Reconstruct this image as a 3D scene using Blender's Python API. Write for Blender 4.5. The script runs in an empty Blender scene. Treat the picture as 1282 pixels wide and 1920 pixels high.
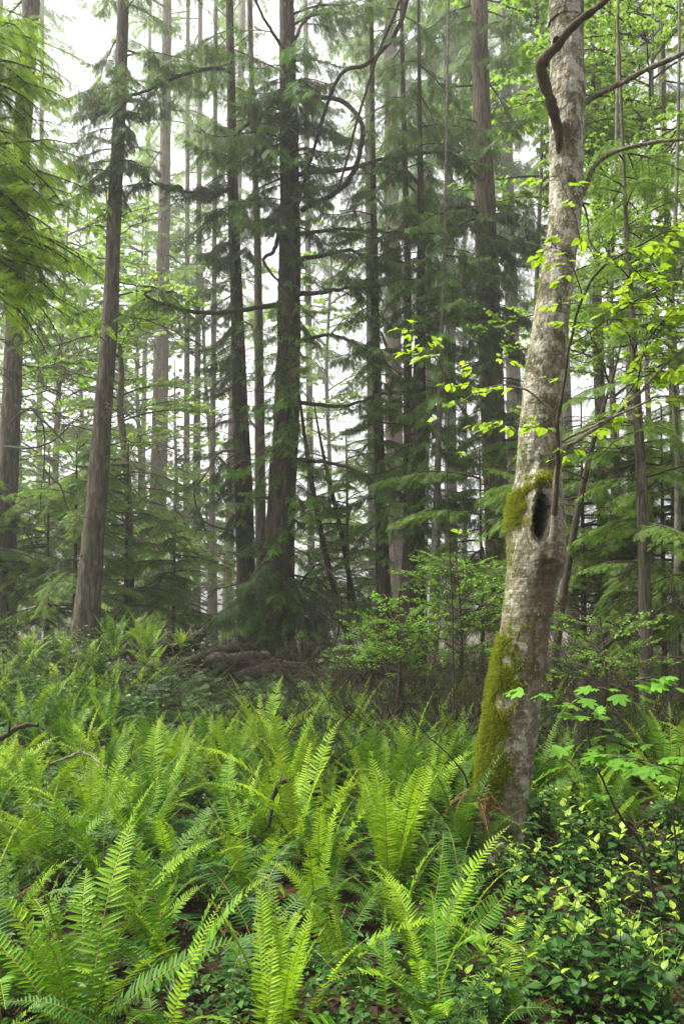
import bpy, math, random
import numpy as np
from mathutils import Vector, Matrix, Euler
R = math.radians
SC = bpy.context.scene
COL = SC.collection

# ------------------------------------------------------------------ camera, sky, sun, exposure
CAM_H, PITCH, FPX = 1.5, R(7.2), 1494.0
cam_d = bpy.data.cameras.new("camera"); cam = bpy.data.objects.new("camera", cam_d); COL.objects.link(cam)
cam.location = (0, 0, CAM_H); cam.rotation_euler = (R(90) + PITCH, 0, 0)
cam_d.sensor_fit = 'VERTICAL'; cam_d.sensor_height = 36.0; cam_d.lens = FPX / 1920 * 36
cam_d.clip_start = 0.05; cam_d.clip_end = 2000
SC.camera = cam
SUN_EL, SUN_AZ = 60, -78          # overcast: a broad soft sun, high and from the left
wd = bpy.data.worlds.new("World"); SC.world = wd; wd.use_nodes = True
nt = wd.node_tree; nt.nodes.clear()
sky = nt.nodes.new('ShaderNodeTexSky'); sky.sky_type = 'NISHITA'; sky.sun_disc = False
sky.sun_elevation = R(SUN_EL); sky.sun_rotation = R(SUN_AZ); sky.air_density = 1.0; sky.dust_density = 6.0; sky.ozone_density = 1.0
hsv = nt.nodes.new('ShaderNodeHueSaturation'); hsv.inputs['Saturation'].default_value = 0.14
bg = nt.nodes.new('ShaderNodeBackground'); bg.inputs['Strength'].default_value = 0.058
wo = nt.nodes.new('ShaderNodeOutputWorld')
nt.links.new(sky.outputs[0], hsv.inputs['Color']); nt.links.new(hsv.outputs[0], bg.inputs[0]); nt.links.new(bg.outputs[0], wo.inputs[0])
sd = bpy.data.lights.new("sun", 'SUN'); sd.energy = 1.5; sd.angle = R(10); sd.color = (1.0, 0.95, 0.85)
sun = bpy.data.objects.new("sun", sd); COL.objects.link(sun)
_sv = Vector((math.sin(R(SUN_AZ)) * math.cos(R(SUN_EL)), math.cos(R(SUN_AZ)) * math.cos(R(SUN_EL)), math.sin(R(SUN_EL))))
sun.rotation_euler = _sv.to_track_quat('Z', 'Y').to_euler()
SC.view_settings.view_transform = 'Standard'; SC.view_settings.look = 'None'
SC.view_settings.gamma = 1.0; SC.view_settings.exposure = 2.72
cy = SC.cycles
cy.max_bounces = 6; cy.diffuse_bounces = 3; cy.glossy_bounces = 2; cy.transmission_bounces = 4; cy.volume_bounces = 1
cy.transparent_max_bounces = 4; cy.use_denoising = True; cy.caustics_reflective = False; cy.caustics_refractive = False
HAZE = 0.0016

# ------------------------------------------------------------------ numeric helpers
def ray(px, py):
    x, y = (px - 641) / FPX, (960 - py) / FPX
    return np.array([x, math.cos(PITCH) - y * math.sin(PITCH), math.sin(PITCH) + y * math.cos(PITCH)])
def P(px, py, depth):
    d = ray(px, py); return np.array([0, 0, CAM_H]) + d * (depth / d[1])
def PW(px, py, wpx, depth):                # a width in picture units at that depth, in metres
    return wpx / FPX * depth / ray(px, py)[1]
def sst(a, b, x):
    t = np.clip((np.asarray(x, float) - a) / (b - a), 0, 1); return t * t * (3 - 2 * t)
def hash3(i, j, k, seed):
    n = (i * 374761393 + j * 668265263 + k * 2147483647 + seed * 974634541).astype(np.int64)
    n = (n ^ (n >> 13)) * 1274126177 & 0x7fffffff
    n = (n ^ (n >> 16)) & 0xffff
    return n / 65535.0
def vnoise(p, scale=1.0, seed=0):
    p = np.asarray(p, float) * scale; f = np.floor(p); t = p - f; t = t * t * (3 - 2 * t); f = f.astype(np.int64)
    o = 0
    for a in (0, 1):
        for b in (0, 1):
            for c in (0, 1):
                w = (t[..., 0] if a else 1 - t[..., 0]) * (t[..., 1] if b else 1 - t[..., 1]) * (t[..., 2] if c else 1 - t[..., 2])
                o = o + w * hash3(f[..., 0] + a, f[..., 1] + b, f[..., 2] + c, seed)
    return o
def gz(x, y):                              # the lie of the land
    x = np.asarray(x, float); y = np.asarray(y, float)
    z = 0.66 * sst(5.5, 14, y) * sst(0.5, -4.5, x) + 0.1 * sst(8, 15, y)
    z = z + 0.36 * np.exp(-((x + 2.3) / 1.6) ** 2 - ((y - 13.0) / 1.2) ** 2)       # debris mound left of the cedar
    z = z - 4.5 * sst(20, 70, y)
    p = np.stack([x, y, 0 * x], -1)
    z = z + (vnoise(p, 0.7, 3) - .5) * 0.16 + (vnoise(p, 2.3, 4) - .5) * 0.07
    return z
def hit(px, py):                           # where the view through a picture point meets the ground
    d = ray(px, py); o = np.array([0, 0, CAM_H]); t = 1.2
    while t < 60:
        q = o + d * t
        if q[2] <= float(gz(q[0], q[1])): return q
        t += 0.03
    return o + d * 15
def unit(v): return v / (np.linalg.norm(v, axis=-1, keepdims=True) + 1e-9)

class MB:
    def __init__(s): s.v = []; s.q = []; s.t = []; s.n = 0; s.tint = []; s.extra = {}
    def add(s, v, f, mat=0, tint=0.5):
        v = np.asarray(v, float).reshape(-1, 3); f = np.asarray(f, np.int64)
        if len(f) == 0: return
        (s.q if f.shape[1] == 4 else s.t).append((f + s.n, np.full(len(f), mat)))
        s.v.append(v); s.n += len(v)
        s.tint.append(np.broadcast_to(np.asarray(tint, float), (len(v),)))
    def tube(s, pts, rad, sides=6, mat=0, tint=0.5, cap=True):
        v, f = tube(pts, rad, sides); s.add(v, f, mat, tint)
    def place(s, tpl, o, x, n, sl, sw=None, mat=0, tint=None):
        tv, tf = tpl; o = np.asarray(o, float).reshape(-1, 3); K = len(o)
        if K == 0: return
        x = unit(np.asarray(x, float).reshape(-1, 3)); n = np.asarray(n, float).reshape(-1, 3) * np.ones((K, 1))
        y = unit(np.cross(n, x)); z = np.cross(x, y)
        sl = np.broadcast_to(np.asarray(sl, float), (K,)); sw = sl if sw is None else np.broadcast_to(np.asarray(sw, float), (K,))
        V = o[:, None] + tv[None, :, 0:1] * (x * sl[:, None])[:, None] + tv[None, :, 1:2] * (y * sw[:, None])[:, None] + tv[None, :, 2:3] * (z * sw[:, None])[:, None]
        F = (tf[None] + (np.arange(K) * len(tv))[:, None, None]).reshape(-1, tf.shape[1])
        tint = np.full(K, .5) if tint is None else np.broadcast_to(tint, (K,))
        s.add(V.reshape(-1, 3), F, mat, np.repeat(tint, len(tv)))
    def mesh(s, name, mats, smooth=True):
        me = bpy.data.meshes.new(name); V = np.concatenate(s.v)
        q = np.concatenate([a for a, _ in s.q]) if s.q else np.zeros((0, 4), int)
        t = np.concatenate([a for a, _ in s.t]) if s.t else np.zeros((0, 3), int)
        mi = np.concatenate([b for _, b in s.q + s.t]) if (s.q or s.t) else np.zeros(0)
        me.vertices.add(len(V)); me.vertices.foreach_set('co', V.astype(np.float32).ravel())
        me.loops.add(q.size + t.size); me.loops.foreach_set('vertex_index', np.concatenate([q.ravel(), t.ravel()]).astype(np.int32))
        st = np.concatenate([np.arange(len(q)) * 4, q.size + np.arange(len(t)) * 3]).astype(np.int32)
        me.polygons.add(len(st)); me.polygons.foreach_set('loop_start', st)
        me.polygons.foreach_set('material_index', mi.astype(np.int32)); me.polygons.foreach_set('use_smooth', np.full(len(st), smooth))
        for m in mats: me.materials.append(m)
        a = me.attributes.new('tint', 'FLOAT', 'POINT'); a.data.foreach_set('value', np.concatenate(s.tint).astype(np.float32))
        for k, arr in s.extra.items():
            a = me.attributes.new(k, 'FLOAT', 'POINT'); a.data.foreach_set('value', np.asarray(arr, np.float32))
        me.update(calc_edges=True); return me
    def build(s, name, mats, parent=None, smooth=True):
        return link(name, s.mesh(name, mats, smooth), parent)
def link(name, me, parent=None):
    o = bpy.data.objects.new(name, me); COL.objects.link(o)
    if parent: o.parent = parent
    return o
def thing(name, label, cat, loc=(0, 0, 0), group=None):
    o = bpy.data.objects.new(name, None); COL.objects.link(o); o.location = loc; o.empty_display_size = .2
    return tag(o, label, cat, group)
def tag(o, label=None, cat=None, group=None, kind=None):
    if label: o['label'] = label
    if cat: o['category'] = cat
    if group: o['group'] = group
    if kind: o['kind'] = kind
    return o
def tube(pts, rad, sides=6):
    pts = np.asarray(pts, float); N = len(pts); rad = np.broadcast_to(np.asarray(rad, float), (N,))
    T = unit(np.gradient(pts, axis=0)); ref = np.array([0, 0, 1.]) if abs(T[0, 2]) < .9 else np.array([1., 0, 0])
    U = np.zeros((N, 3)); u = unit(ref - T[0] * ref.dot(T[0]))
    for i in range(N):
        u = u - T[i] * u.dot(T[i]); u = u / (np.linalg.norm(u) + 1e-9); U[i] = u
    W = np.cross(T, U); a = np.arange(sides) * 2 * np.pi / sides
    V = pts[:, None] + rad[:, None, None] * (np.cos(a)[None, :, None] * U[:, None] + np.sin(a)[None, :, None] * W[:, None])
    i = np.arange(N - 1)[:, None] * sides; j = np.arange(sides)[None]; k = (j + 1) % sides
    F = np.stack([i + j, i + k, i + sides + k, i + sides + j], -1).reshape(-1, 4)
    return V.reshape(-1, 3), F
def spline(pts, n):                        # Catmull-Rom through rows of any width
    p = np.asarray(pts, float); p = np.vstack([2 * p[0] - p[1], p, 2 * p[-1] - p[-2]]); m = len(p) - 3
    u = np.linspace(0, m - 1e-6, n); i = u.astype(int); t = (u - i)[:, None]
    a, b, c, d = p[i], p[i + 1], p[i + 2], p[i + 3]
    return .5 * (2 * b + (c - a) * t + (2 * a - 5 * b + 4 * c - d) * t ** 2 + (3 * b - a - 3 * c + d) * t ** 3)
def wob(pts, rng, amp, skip=1):            # natural wander of a limb
    p = np.array(pts, float); p[skip:] += np.cumsum(rng.normal(0, amp, (len(p) - skip, 3)), 0); return p

# ------------------------------------------------------------------ materials
def nodes(name):
    m = bpy.data.materials.new(name); m.use_nodes = True; t = m.node_tree; t.nodes.clear(); return m, t
def N(t, typ, **kw):
    n = t.nodes.new('ShaderNode' + typ)
    for k, v in kw.items():
        if k.startswith('_'): setattr(n, k[1:], v)
        else: n.inputs[k.replace('__', ' ')].default_value = v
    return n
def ramp(t, fac, stops):
    r = t.nodes.new('ShaderNodeValToRGB'); e = r.color_ramp.elements
    while len(e) < len(stops): e.new(.5)
    for q, (p, c) in zip(e, stops): q.position = p; q.color = (*c, 1)
    t.links.new(fac, r.inputs[0]); return r.outputs[0]
def mathn(t, op, a, b=None):
    n = t.nodes.new('ShaderNodeMath'); n.operation = op
    for i, v in enumerate((a, b)):
        if v is None: continue
        if isinstance(v, (int, float)): n.inputs[i].default_value = v
        else: t.links.new(v, n.inputs[i])
    return n.outputs[0]
def mixc(t, fac, a, b):
    n = t.nodes.new('ShaderNodeMix'); n.data_type = 'RGBA'
    for s, v in ((n.inputs[0], fac), (n.inputs[6], a), (n.inputs[7], b)):
        if isinstance(v, (int, float)): s.default_value = v
        elif isinstance(v, tuple): s.default_value = (*v, 1)
        else: t.links.new(v, s)
    return n.outputs[2]
def leaf_mat(name, dark, mid, light, trans=.35, rough=.5, spec=.3, ob=.35):
    m, t = nodes(name); L = t.links.new
    at = N(t, 'Attribute', _attribute_name='tint'); oi = N(t, 'ObjectInfo')
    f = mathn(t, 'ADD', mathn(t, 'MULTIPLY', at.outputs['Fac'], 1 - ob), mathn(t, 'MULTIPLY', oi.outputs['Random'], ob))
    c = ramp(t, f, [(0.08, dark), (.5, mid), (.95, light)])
    p = N(t, 'BsdfPrincipled', Roughness=rough); p.inputs['Specular IOR Level'].default_value = spec; L(c, p.inputs['Base Color'])
    tr = N(t, 'BsdfTranslucent'); g = N(t, 'Gamma', Gamma=.88); L(c, g.inputs[0]); L(g.outputs[0], tr.inputs[0])
    mx = N(t, 'MixShader', Fac=trans); L(p.outputs[0], mx.inputs[1]); L(tr.outputs[0], mx.inputs[2])
    o = N(t, 'OutputMaterial'); L(mx.outputs[0], o.inputs[0]); return m
def bark_mat(name, dark, mid, light, green=(.05, .06, .02), g_amt=.3, zs=.1, sc=16, bump=.6, dist=.03):
    m, t = nodes(name); L = t.links.new
    tc = N(t, 'TexCoord'); mp = N(t, 'Mapping'); mp.inputs['Scale'].default_value = (1, 1, zs); L(tc.outputs['Object'], mp.inputs[0])
    n1 = N(t, 'TexNoise', Scale=sc * 1.3, Detail=8.0, Roughness=.68, Distortion=.6); L(mp.outputs[0], n1.inputs['Vector'])
    n2 = N(t, 'TexNoise', Scale=2.2, Detail=4.0); L(tc.outputs['Object'], n2.inputs['Vector'])
    c = ramp(t, n1.outputs['Fac'], [(.32, dark), (.5, mid), (.68, light)])
    g = ramp(t, n2.outputs['Fac'], [(.48, (0, 0, 0)), (.72, (g_amt,) * 3)])
    c = mixc(t, g, c, green)
    p = N(t, 'BsdfPrincipled', Roughness=.9); p.inputs['Specular IOR Level'].default_value = .15; L(c, p.inputs['Base Color'])
    b = N(t, 'Bump', Strength=bump, Distance=dist); L(n1.outputs['Fac'], b.inputs['Height']); L(b.outputs[0], p.inputs['Normal'])
    o = N(t, 'OutputMaterial'); L(p.outputs[0], o.inputs[0]); return m
M = {}
M['cedar_leaf'] = leaf_mat('cedar_leaf', (.042, .09, .014), (.09, .175, .026), (.19, .33, .05), .45, .5)
M['cedar_dark'] = leaf_mat('cedar_dark', (.024, .052, .014), (.048, .096, .02), (.095, .18, .034), .35, .5)
M['hemlock_leaf'] = leaf_mat('hemlock_leaf', (.06, .13, .012), (.13, .245, .02), (.24, .39, .04), .5, .5)
M['hemlock_bright'] = leaf_mat('hemlock_bright', (.09, .19, .01), (.24, .42, .016), (.4, .56, .03), .55, .5)
M['cedar_fresh'] = leaf_mat('cedar_fresh', (.05, .14, .01), (.1, .25, .02), (.2, .4, .04), .45, .5)
M['maple_leaf'] = leaf_mat('maple_leaf', (.1, .21, .014), (.18, .33, .022), (.29, .45, .04), .5, .5)
M['maple_green'] = leaf_mat('maple_green', (.06, .17, .01), (.1, .25, .014), (.16, .34, .025), .45, .5)
M['hazel_leaf'] = leaf_mat('hazel_leaf', (.17, .31, .008), (.29, .45, .012), (.42, .56, .03), .5, .5)
M['vine_leaf'] = leaf_mat('vine_leaf', (.07, .19, .01), (.13, .3, .014), (.23, .42, .025), .5, .5)
M['fern_leaf'] = leaf_mat('fern_leaf', (.01, .04, .002), (.072, .19, .004), (.27, .41, .008), .32, .5, .18, .55)  # tone varies by frond; dark end lowered to stand in for shadow
M['fern_young'] = leaf_mat('fern_young', (.13, .27, .006), (.2, .36, .008), (.3, .44, .016), .45, .5, .18, .5)
M['fern_old'] = leaf_mat('fern_old', (.014, .06, .008), (.028, .1, .01), (.055, .15, .014), .25, .5, .25, .5)
M['fern_dead'] = leaf_mat('fern_dead', (.05, .022, .012), (.11, .05, .025), (.18, .09, .04), .25, .8, .1)
M['rachis'] = leaf_mat('rachis', (.12, .1, .025), (.19, .16, .04), (.26, .22, .07), .05, .6, .2)
M['salal_old'] = leaf_mat('salal_old', (.013, .046, .008), (.026, .08, .012), (.06, .14, .02), .25, .5, .2)
M['salal_young'] = leaf_mat('salal_young', (.17, .3, .02), (.27, .42, .035), (.4, .55, .07), .5, .4, .4)
M['grass'] = leaf_mat('grass', (.05, .14, .02), (.09, .22, .025), (.15, .3, .04), .4, .5)
M['cover'] = leaf_mat('cover', (.014, .05, .006), (.034, .1, .01), (.08, .19, .02), .3, .5)
M['litter'] = leaf_mat('litter', (.014, .009, .006), (.038, .024, .014), (.11, .067, .036), .1, .8, .1)
M['moss'] = leaf_mat('moss', (.07, .095, .006), (.17, .21, .01), (.31, .35, .02), .4, .8, .1)
M['dark_bark'] = bark_mat('dark_bark', (.006, .005, .004), (.014, .01, .007), (.036, .026, .018), (.03, .04, .01), .8, .6, 14, .9, .03)  # near-black bark with greenish patches, for the mound logs
M['shaded_twig'] = bark_mat('shaded_twig', (.008, .006, .005), (.02, .014, .01), (.05, .037, .028), (.02, .026, .01), .4, 1, 40, .3, .005)  # twig colour darkened to carry the shade under the trees
M['shaded_leaf'] = leaf_mat('shaded_leaf', (.01, .03, .006), (.028, .078, .01), (.08, .18, .018), .3, .5)  # darker cedar green, shade of the band behind the ferns painted in
M['twig'] = bark_mat('twig', (.02, .014, .01), (.045, .032, .022), (.09, .07, .05), (.06, .075, .03), .5, 1, 40, .3, .005)
M['twig_red'] = bark_mat('twig_red', (.011, .007, .005), (.027, .017, .012), (.07, .046, .034), (.05, .05, .03), .4, 1, 40, .3, .005)
M['twig_pale'] = bark_mat('twig_pale', (.06, .05, .035), (.14, .125, .09), (.3, .28, .23), (.08, .1, .04), .6, 1, 25, .3, .005)
M['limb'] = bark_mat('limb', (.018, .013, .01), (.04, .03, .022), (.075, .06, .045), (.05, .065, .025), .6, .6, 20, .5, .012)
M['mossy_limb'] = bark_mat('mossy_limb', (.022, .016, .011), (.05, .037, .025), (.095, .078, .055), (.1, .11, .03), .9, .8, 16, .8, .012)
M['twig_tan'] = bark_mat('twig_tan', (.06, .04, .025), (.13, .09, .06), (.22, .17, .12), (.1, .1, .05), .3, 1, 40, .3, .004)
M['cedar_bark'] = bark_mat('cedar_bark', (.01, .008, .006), (.045, .033, .024), (.12, .092, .068), (.045, .055, .018), .5, .11, 17, .9, .04)
M['fir_bark'] = bark_mat('fir_bark', (.018, .015, .011), (.075, .062, .046), (.18, .155, .12), (.075, .085, .035), .55, .16, 15, .9, .04)
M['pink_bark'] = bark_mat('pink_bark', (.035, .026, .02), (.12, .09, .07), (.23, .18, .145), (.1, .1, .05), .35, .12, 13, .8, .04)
M['grey_bark'] = bark_mat('grey_bark', (.05, .045, .035), (.12, .11, .085), (.24, .23, .19), (.07, .085, .03), .7, .5, 12, .5, .02)
def ground_mat():
    m, t = nodes('forest_soil'); L = t.links.new; tc = N(t, 'TexCoord')
    n1 = N(t, 'TexNoise', Scale=9.0, Detail=8.0, Roughness=.7); n2 = N(t, 'TexNoise', Scale=.8, Detail=3.0)
    L(tc.outputs['Object'], n1.inputs['Vector']); L(tc.outputs['Object'], n2.inputs['Vector'])
    c = ramp(t, n1.outputs['Fac'], [(.3, (.009, .006, .004)), (.5, (.024, .015, .009)), (.7, (.06, .034, .019))])
    g = ramp(t, n2.outputs['Fac'], [(.5, (0, 0, 0)), (.7, (.5,) * 3)]); c = mixc(t, g, c, (.03, .045, .012))
    p = N(t, 'BsdfPrincipled', Roughness=.95); p.inputs['Specular IOR Level'].default_value = .1; L(c, p.inputs['Base Color'])
    b = N(t, 'Bump', Strength=.8, Distance=.04); L(n1.outputs['Fac'], b.inputs['Height']); L(b.outputs[0], p.inputs['Normal'])
    o = N(t, 'OutputMaterial'); L(p.outputs[0], o.inputs[0]); return m
M['soil'] = ground_mat()
def alder_mat():
    m, t = nodes('alder_bark'); L = t.links.new; tc = N(t, 'TexCoord')
    def noise(scale, detail=5.0, rough=.6, sv=(1, 1, 1), off=0):
        mp = N(t, 'Mapping'); mp.inputs['Scale'].default_value = sv; mp.inputs['Location'].default_value = (off, off, off)
        L(tc.outputs['Object'], mp.inputs[0]); n = N(t, 'TexNoise', Scale=scale, Detail=detail, Roughness=rough); L(mp.outputs[0], n.inputs['Vector']); return n.outputs['Fac']
    at = lambda k: N(t, 'Attribute', _attribute_name=k).outputs['Fac']
    base = ramp(t, noise(14, 8, .7), [(.3, (.12, .1, .065)), (.48, (.26, .23, .16)), (.62, (.39, .355, .26)), (.78, (.49, .46, .37))])
    fine = ramp(t, noise(60, 4, .7, (1, 1, .5), 3), [(.36, (.3,) * 3), (.58, (1,) * 3)])
    mul = t.nodes.new('ShaderNodeMix'); mul.data_type = 'RGBA'; mul.blend_type = 'MULTIPLY'; mul.inputs[0].default_value = .9
    L(base, mul.inputs[6]); L(fine, mul.inputs[7]); c = mul.outputs[2]
    band = noise(9, 5, .65, (.5, .5, 5), 7)                                  # rings and creases running round the trunk
    c = mixc(t, ramp(t, band, [(.6, (0, 0, 0)), (.68, (.75,) * 3)]), c, (.05, .036, .026))
    dark = noise(5.5, 7, .68, (1, 1, .8), 11)                                  # dark moss and algae blotches
    c = mixc(t, ramp(t, dark, [(.5, (0, 0, 0)), (.58, (.85,) * 3)]), c, (.055, .052, .025))
    st = mathn(t, 'MULTIPLY', at('stain'), mathn(t, 'ADD', .45, noise(7, 5, .6, (1, 1, .35), 5)))
    c = mixc(t, mathn(t, 'MINIMUM', st, .8), c, (.085, .055, .03))
    lich = noise(11, 7, .62, (1, 1, .9), 21)                                # pale crust lichen
    lf = mathn(t, 'MULTIPLY', ramp(t, lich, [(.53, (0, 0, 0)), (.58, (1,) * 3)]), mathn(t, 'ADD', .1, mathn(t, 'MULTIPLY', noise(40, 3, .5, (1, 1, 1), 2), 1.1)))
    c = mixc(t, mathn(t, 'MULTIPLY', lf, mathn(t, 'SUBTRACT', 1.0, mathn(t, 'MULTIPLY', at('stain'), .6))), c, (.44, .44, .37))
    spots = N(t, 'TexVoronoi', Scale=17.0); L(tc.outputs['Object'], spots.inputs['Vector'])
    sf = ramp(t, mathn(t, 'ADD', spots.outputs['Distance'], mathn(t, 'MULTIPLY', noise(30, 3), .35)), [(.27, (.75,) * 3), (.33, (0, 0, 0))])
    c = mixc(t, mathn(t, 'MULTIPLY', sf, .8), c, (.5, .51, .46))
    mo = mathn(t, 'MULTIPLY', at('moss'), mathn(t, 'ADD', -.1, mathn(t, 'MULTIPLY', noise(16, 5), 1.3)))
    c = mixc(t, mathn(t, 'MINIMUM', mo, 1.0), c, (.075, .09, .012))
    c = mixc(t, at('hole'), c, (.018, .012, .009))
    p = N(t, 'BsdfPrincipled', Roughness=.85); p.inputs['Specular IOR Level'].default_value = .2; L(c, p.inputs['Base Color'])
    h = mathn(t, 'ADD', mathn(t, 'MULTIPLY', noise(45, 6, .65), .5), mathn(t, 'MULTIPLY', band, .6))
    b = N(t, 'Bump', Strength=1.0, Distance=.022); L(h, b.inputs['Height']); L(b.outputs[0], p.inputs['Normal'])
    o = N(t, 'OutputMaterial'); L(p.outputs[0], o.inputs[0]); return m
M['alder_bark'] = alder_mat()

# ------------------------------------------------------------------ leaf templates (along +X, facing +Z, unit length)
def blade(K=5, wid=.16, prof=None, fold=.25, curl=.1):
    s = np.linspace(0, 1, K); w = wid * (np.array(prof) if prof is not None else np.sin(np.pi * s ** .8)); V = []
    for a, b in zip(s, w):
        z = -curl * a * a; V += [(a, -b, z + abs(b) * fold), (a, 0, z), (a, b, z + abs(b) * fold)]
    F = []
    for i in range(K - 1):
        F += [(3 * i, 3 * i + 1, 3 * i + 4, 3 * i + 3), (3 * i + 1, 3 * i + 2, 3 * i + 5, 3 * i + 4)]
    return np.array(V), np.array(F)
PINNA = blade(6, .1, [.55, 1, .95, .78, .5, .06], .3, .12)
OVATE = blade(6, .3, [.1, .85, 1, .8, .42, .03], .3, .18)
NEEDLE = (np.array([(0, 0, 0), (.45, -.09, .01), (1, 0, -.04), (.45, .09, .01)]), np.array([(0, 1, 2, 3)]))
LEAF4 = (np.array([(0, 0, 0), (.4, -.34, .05), (1, 0, -.08), (.4, .34, .05)]), np.array([(0, 1, 2, 3)]))
TWIG = (np.array([(0, 0, 0), (.3, -.012, .03), (1, 0, -.02), (.3, .006, .03)]), np.array([(0, 1, 2, 3)]))
def maple_tpl():
    rad = {0: .62, 14: .5, 22: .36, 30: .44, 40: .58, 52: .46, 64: .3, 74: .4, 88: .46, 104: .38, 122: .25, 150: .2}
    ang = sorted(rad); o = [(rad[a], a) for a in ang] + [(rad[a], -a) for a in reversed(ang) if a]
    V = [(.3, 0, 0)] + [(.3 + r * math.cos(R(a)), r * math.sin(R(a)) * 1.05, -.25 * r * r) for r, a in o]; n = len(o)
    return np.array(V), np.array([(0, i + 1, (i + 1) % n + 1) for i in range(n)])
MAPLE = maple_tpl()
def spray_tpl(rng, pairs, ang0, ang1, ratio, wid, sub, subr=.4):
    """One flat conifer spray: an axis with side twigs, each with its own scale-leaved twiglets."""
    mb = MB(); mb.place(NEEDLE, [(0, 0, 0)], [(1, 0, 0)], [(0, 0, 1)], 1.0, wid * 6)
    for i in range(pairs):
        for sgn in (-1, 1):
            u = .06 + .9 * (i + .5 * (sgn > 0) + rng.uniform(-.15, .15)) / pairs
            a = R(ang0 + (ang1 - ang0) * u + rng.uniform(-6, 6)) * sgn
            l = ratio * (1 - u) ** .75 * rng.uniform(.75, 1.15) * min(1, .45 + u * 3) + .06
            o = np.array([u, 0, -.12 * u * u]); d = np.array([math.cos(a), math.sin(a), rng.uniform(-.2, .05)])
            mb.place(NEEDLE, [o], [d], [(0, 0, 1)], l, wid * 8)
            m = int(sub * l / ratio + .5)
            for k in range(m):
                for s2 in (-1, 1):
                    v = .15 + .75 * (k + .5 * (s2 > 0)) / max(m, 1); b = a + s2 * R(48)
                    mb.place(NEEDLE, [o + d * l * v], [(math.cos(b), math.sin(b), rng.uniform(-.3, 0))], [(0, 0, 1)], l * subr * (1 - .6 * v) + .02, wid * 7)
    return np.concatenate(mb.v), np.concatenate([a for a, _ in mb.q])
_r = np.random.default_rng(5)
CEDAR_SPRAYS = [spray_tpl(_r, 9, 52, 34, .42, .021, 4) for _ in range(3)]
HEMLOCK_SPRAYS = [spray_tpl(_r, 10, 62, 45, .36, .022, 3, .3) for _ in range(3)]
FINE_SPRAYS = [spray_tpl(_r, 13, 62, 45, .34, .011, 6, .26) for _ in range(3)]

# ------------------------------------------------------------------ boughs (one mesh each, shared by many trees)
def limb_axis(rng, L, n=14, rise=.1, droop=.35, lift=.25, wander=.05):
    t = np.linspace(0, 1, n); z = L * (rise * t - droop * t ** 2 + lift * np.clip(t - .55, 0, 1) ** 2 * 2.2)
    y = L * wander * np.cumsum(rng.normal(0, .35, n)) * t
    return np.stack([L * t * (1 - .06 * droop), y, z], -1)
def make_bough(seed, L, sprays, leafm, woodm, kind='cedar', dens=1.0, start=.12, r0=None, l2f=.34, spr=.3):
    rng = np.random.default_rng(seed); mb = MB()
    ax = limb_axis(rng, L, 16, *( (.12, .5, .55, .06) if kind == 'cedar' else (.16, .34, .0, .04) ))
    r0 = r0 or .012 * L; mb.tube(ax, np.linspace(r0, .004, 16), 6, 0)
    n2 = int(L * 11 * dens); O, X, Nn, S, T = [], [], [], [], []
    for i in range(n2):
        u = start + (1 - start) * (i + rng.uniform(0, .9)) / n2; j = u * 15; a = int(min(j, 14)); p = ax[a] + (ax[a + 1] - ax[a]) * (j - a)
        d0 = unit(ax[a + 1] - ax[a]); side = 1 if i % 2 else -1
        an = R(rng.uniform(42, 72)) * side
        dx = np.array([d0[0] * math.cos(an) - d0[1] * math.sin(an), d0[0] * math.sin(an) + d0[1] * math.cos(an), d0[2] + rng.uniform(-.25, .1)])
        l2 = l2f * L * (1 - u * .72) * min(1, (u - start) * 4 + .35) * rng.uniform(.5, 1.2)
        if kind == 'cedar': l2 = min(l2, .75)
        m = 6; s = np.linspace(0, 1, m)[:, None]; hang = .55 if kind == 'cedar' else .22
        q = p + dx * l2 * s + np.array([0, 0, -1]) * hang * l2 * s ** 2 + rng.normal(0, .02 * l2, (m, 3)) * s
        mb.tube(q, np.linspace(.0055, .002, m), 3, 0)
        k = max(2, int(l2 / (spr * .2)))
        for e in range(k):
            v = .1 + .9 * e / max(k - 1, 1); w = v * (m - 1); b = int(min(w, m - 2)); o = q[b] + (q[b + 1] - q[b]) * (w - b)
            d = unit(q[b + 1] - q[b]); sg = 1 if e % 2 else -1; an = R(rng.uniform(25, 60)) * sg * (0 if e == k - 1 else 1)
            x = np.array([d[0] * math.cos(an) - d[1] * math.sin(an), d[0] * math.sin(an) + d[1] * math.cos(an), d[2] - (rng.uniform(.15, .95) if kind == 'cedar' else rng.uniform(-.05, .3))])
            tilt = .75 if kind == 'cedar' else .3
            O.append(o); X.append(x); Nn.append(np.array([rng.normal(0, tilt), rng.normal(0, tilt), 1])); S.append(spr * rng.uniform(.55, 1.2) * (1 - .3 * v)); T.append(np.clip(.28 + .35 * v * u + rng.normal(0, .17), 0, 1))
    O, X, Nn, S, T = map(np.array, (O, X, Nn, S, T)); pick = rng.integers(0, len(sprays), len(O))
    for c in range(len(sprays)):
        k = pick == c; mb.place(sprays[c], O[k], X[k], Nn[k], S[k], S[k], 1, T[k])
    return mb.mesh('bough', [woodm, leafm], False)
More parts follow.
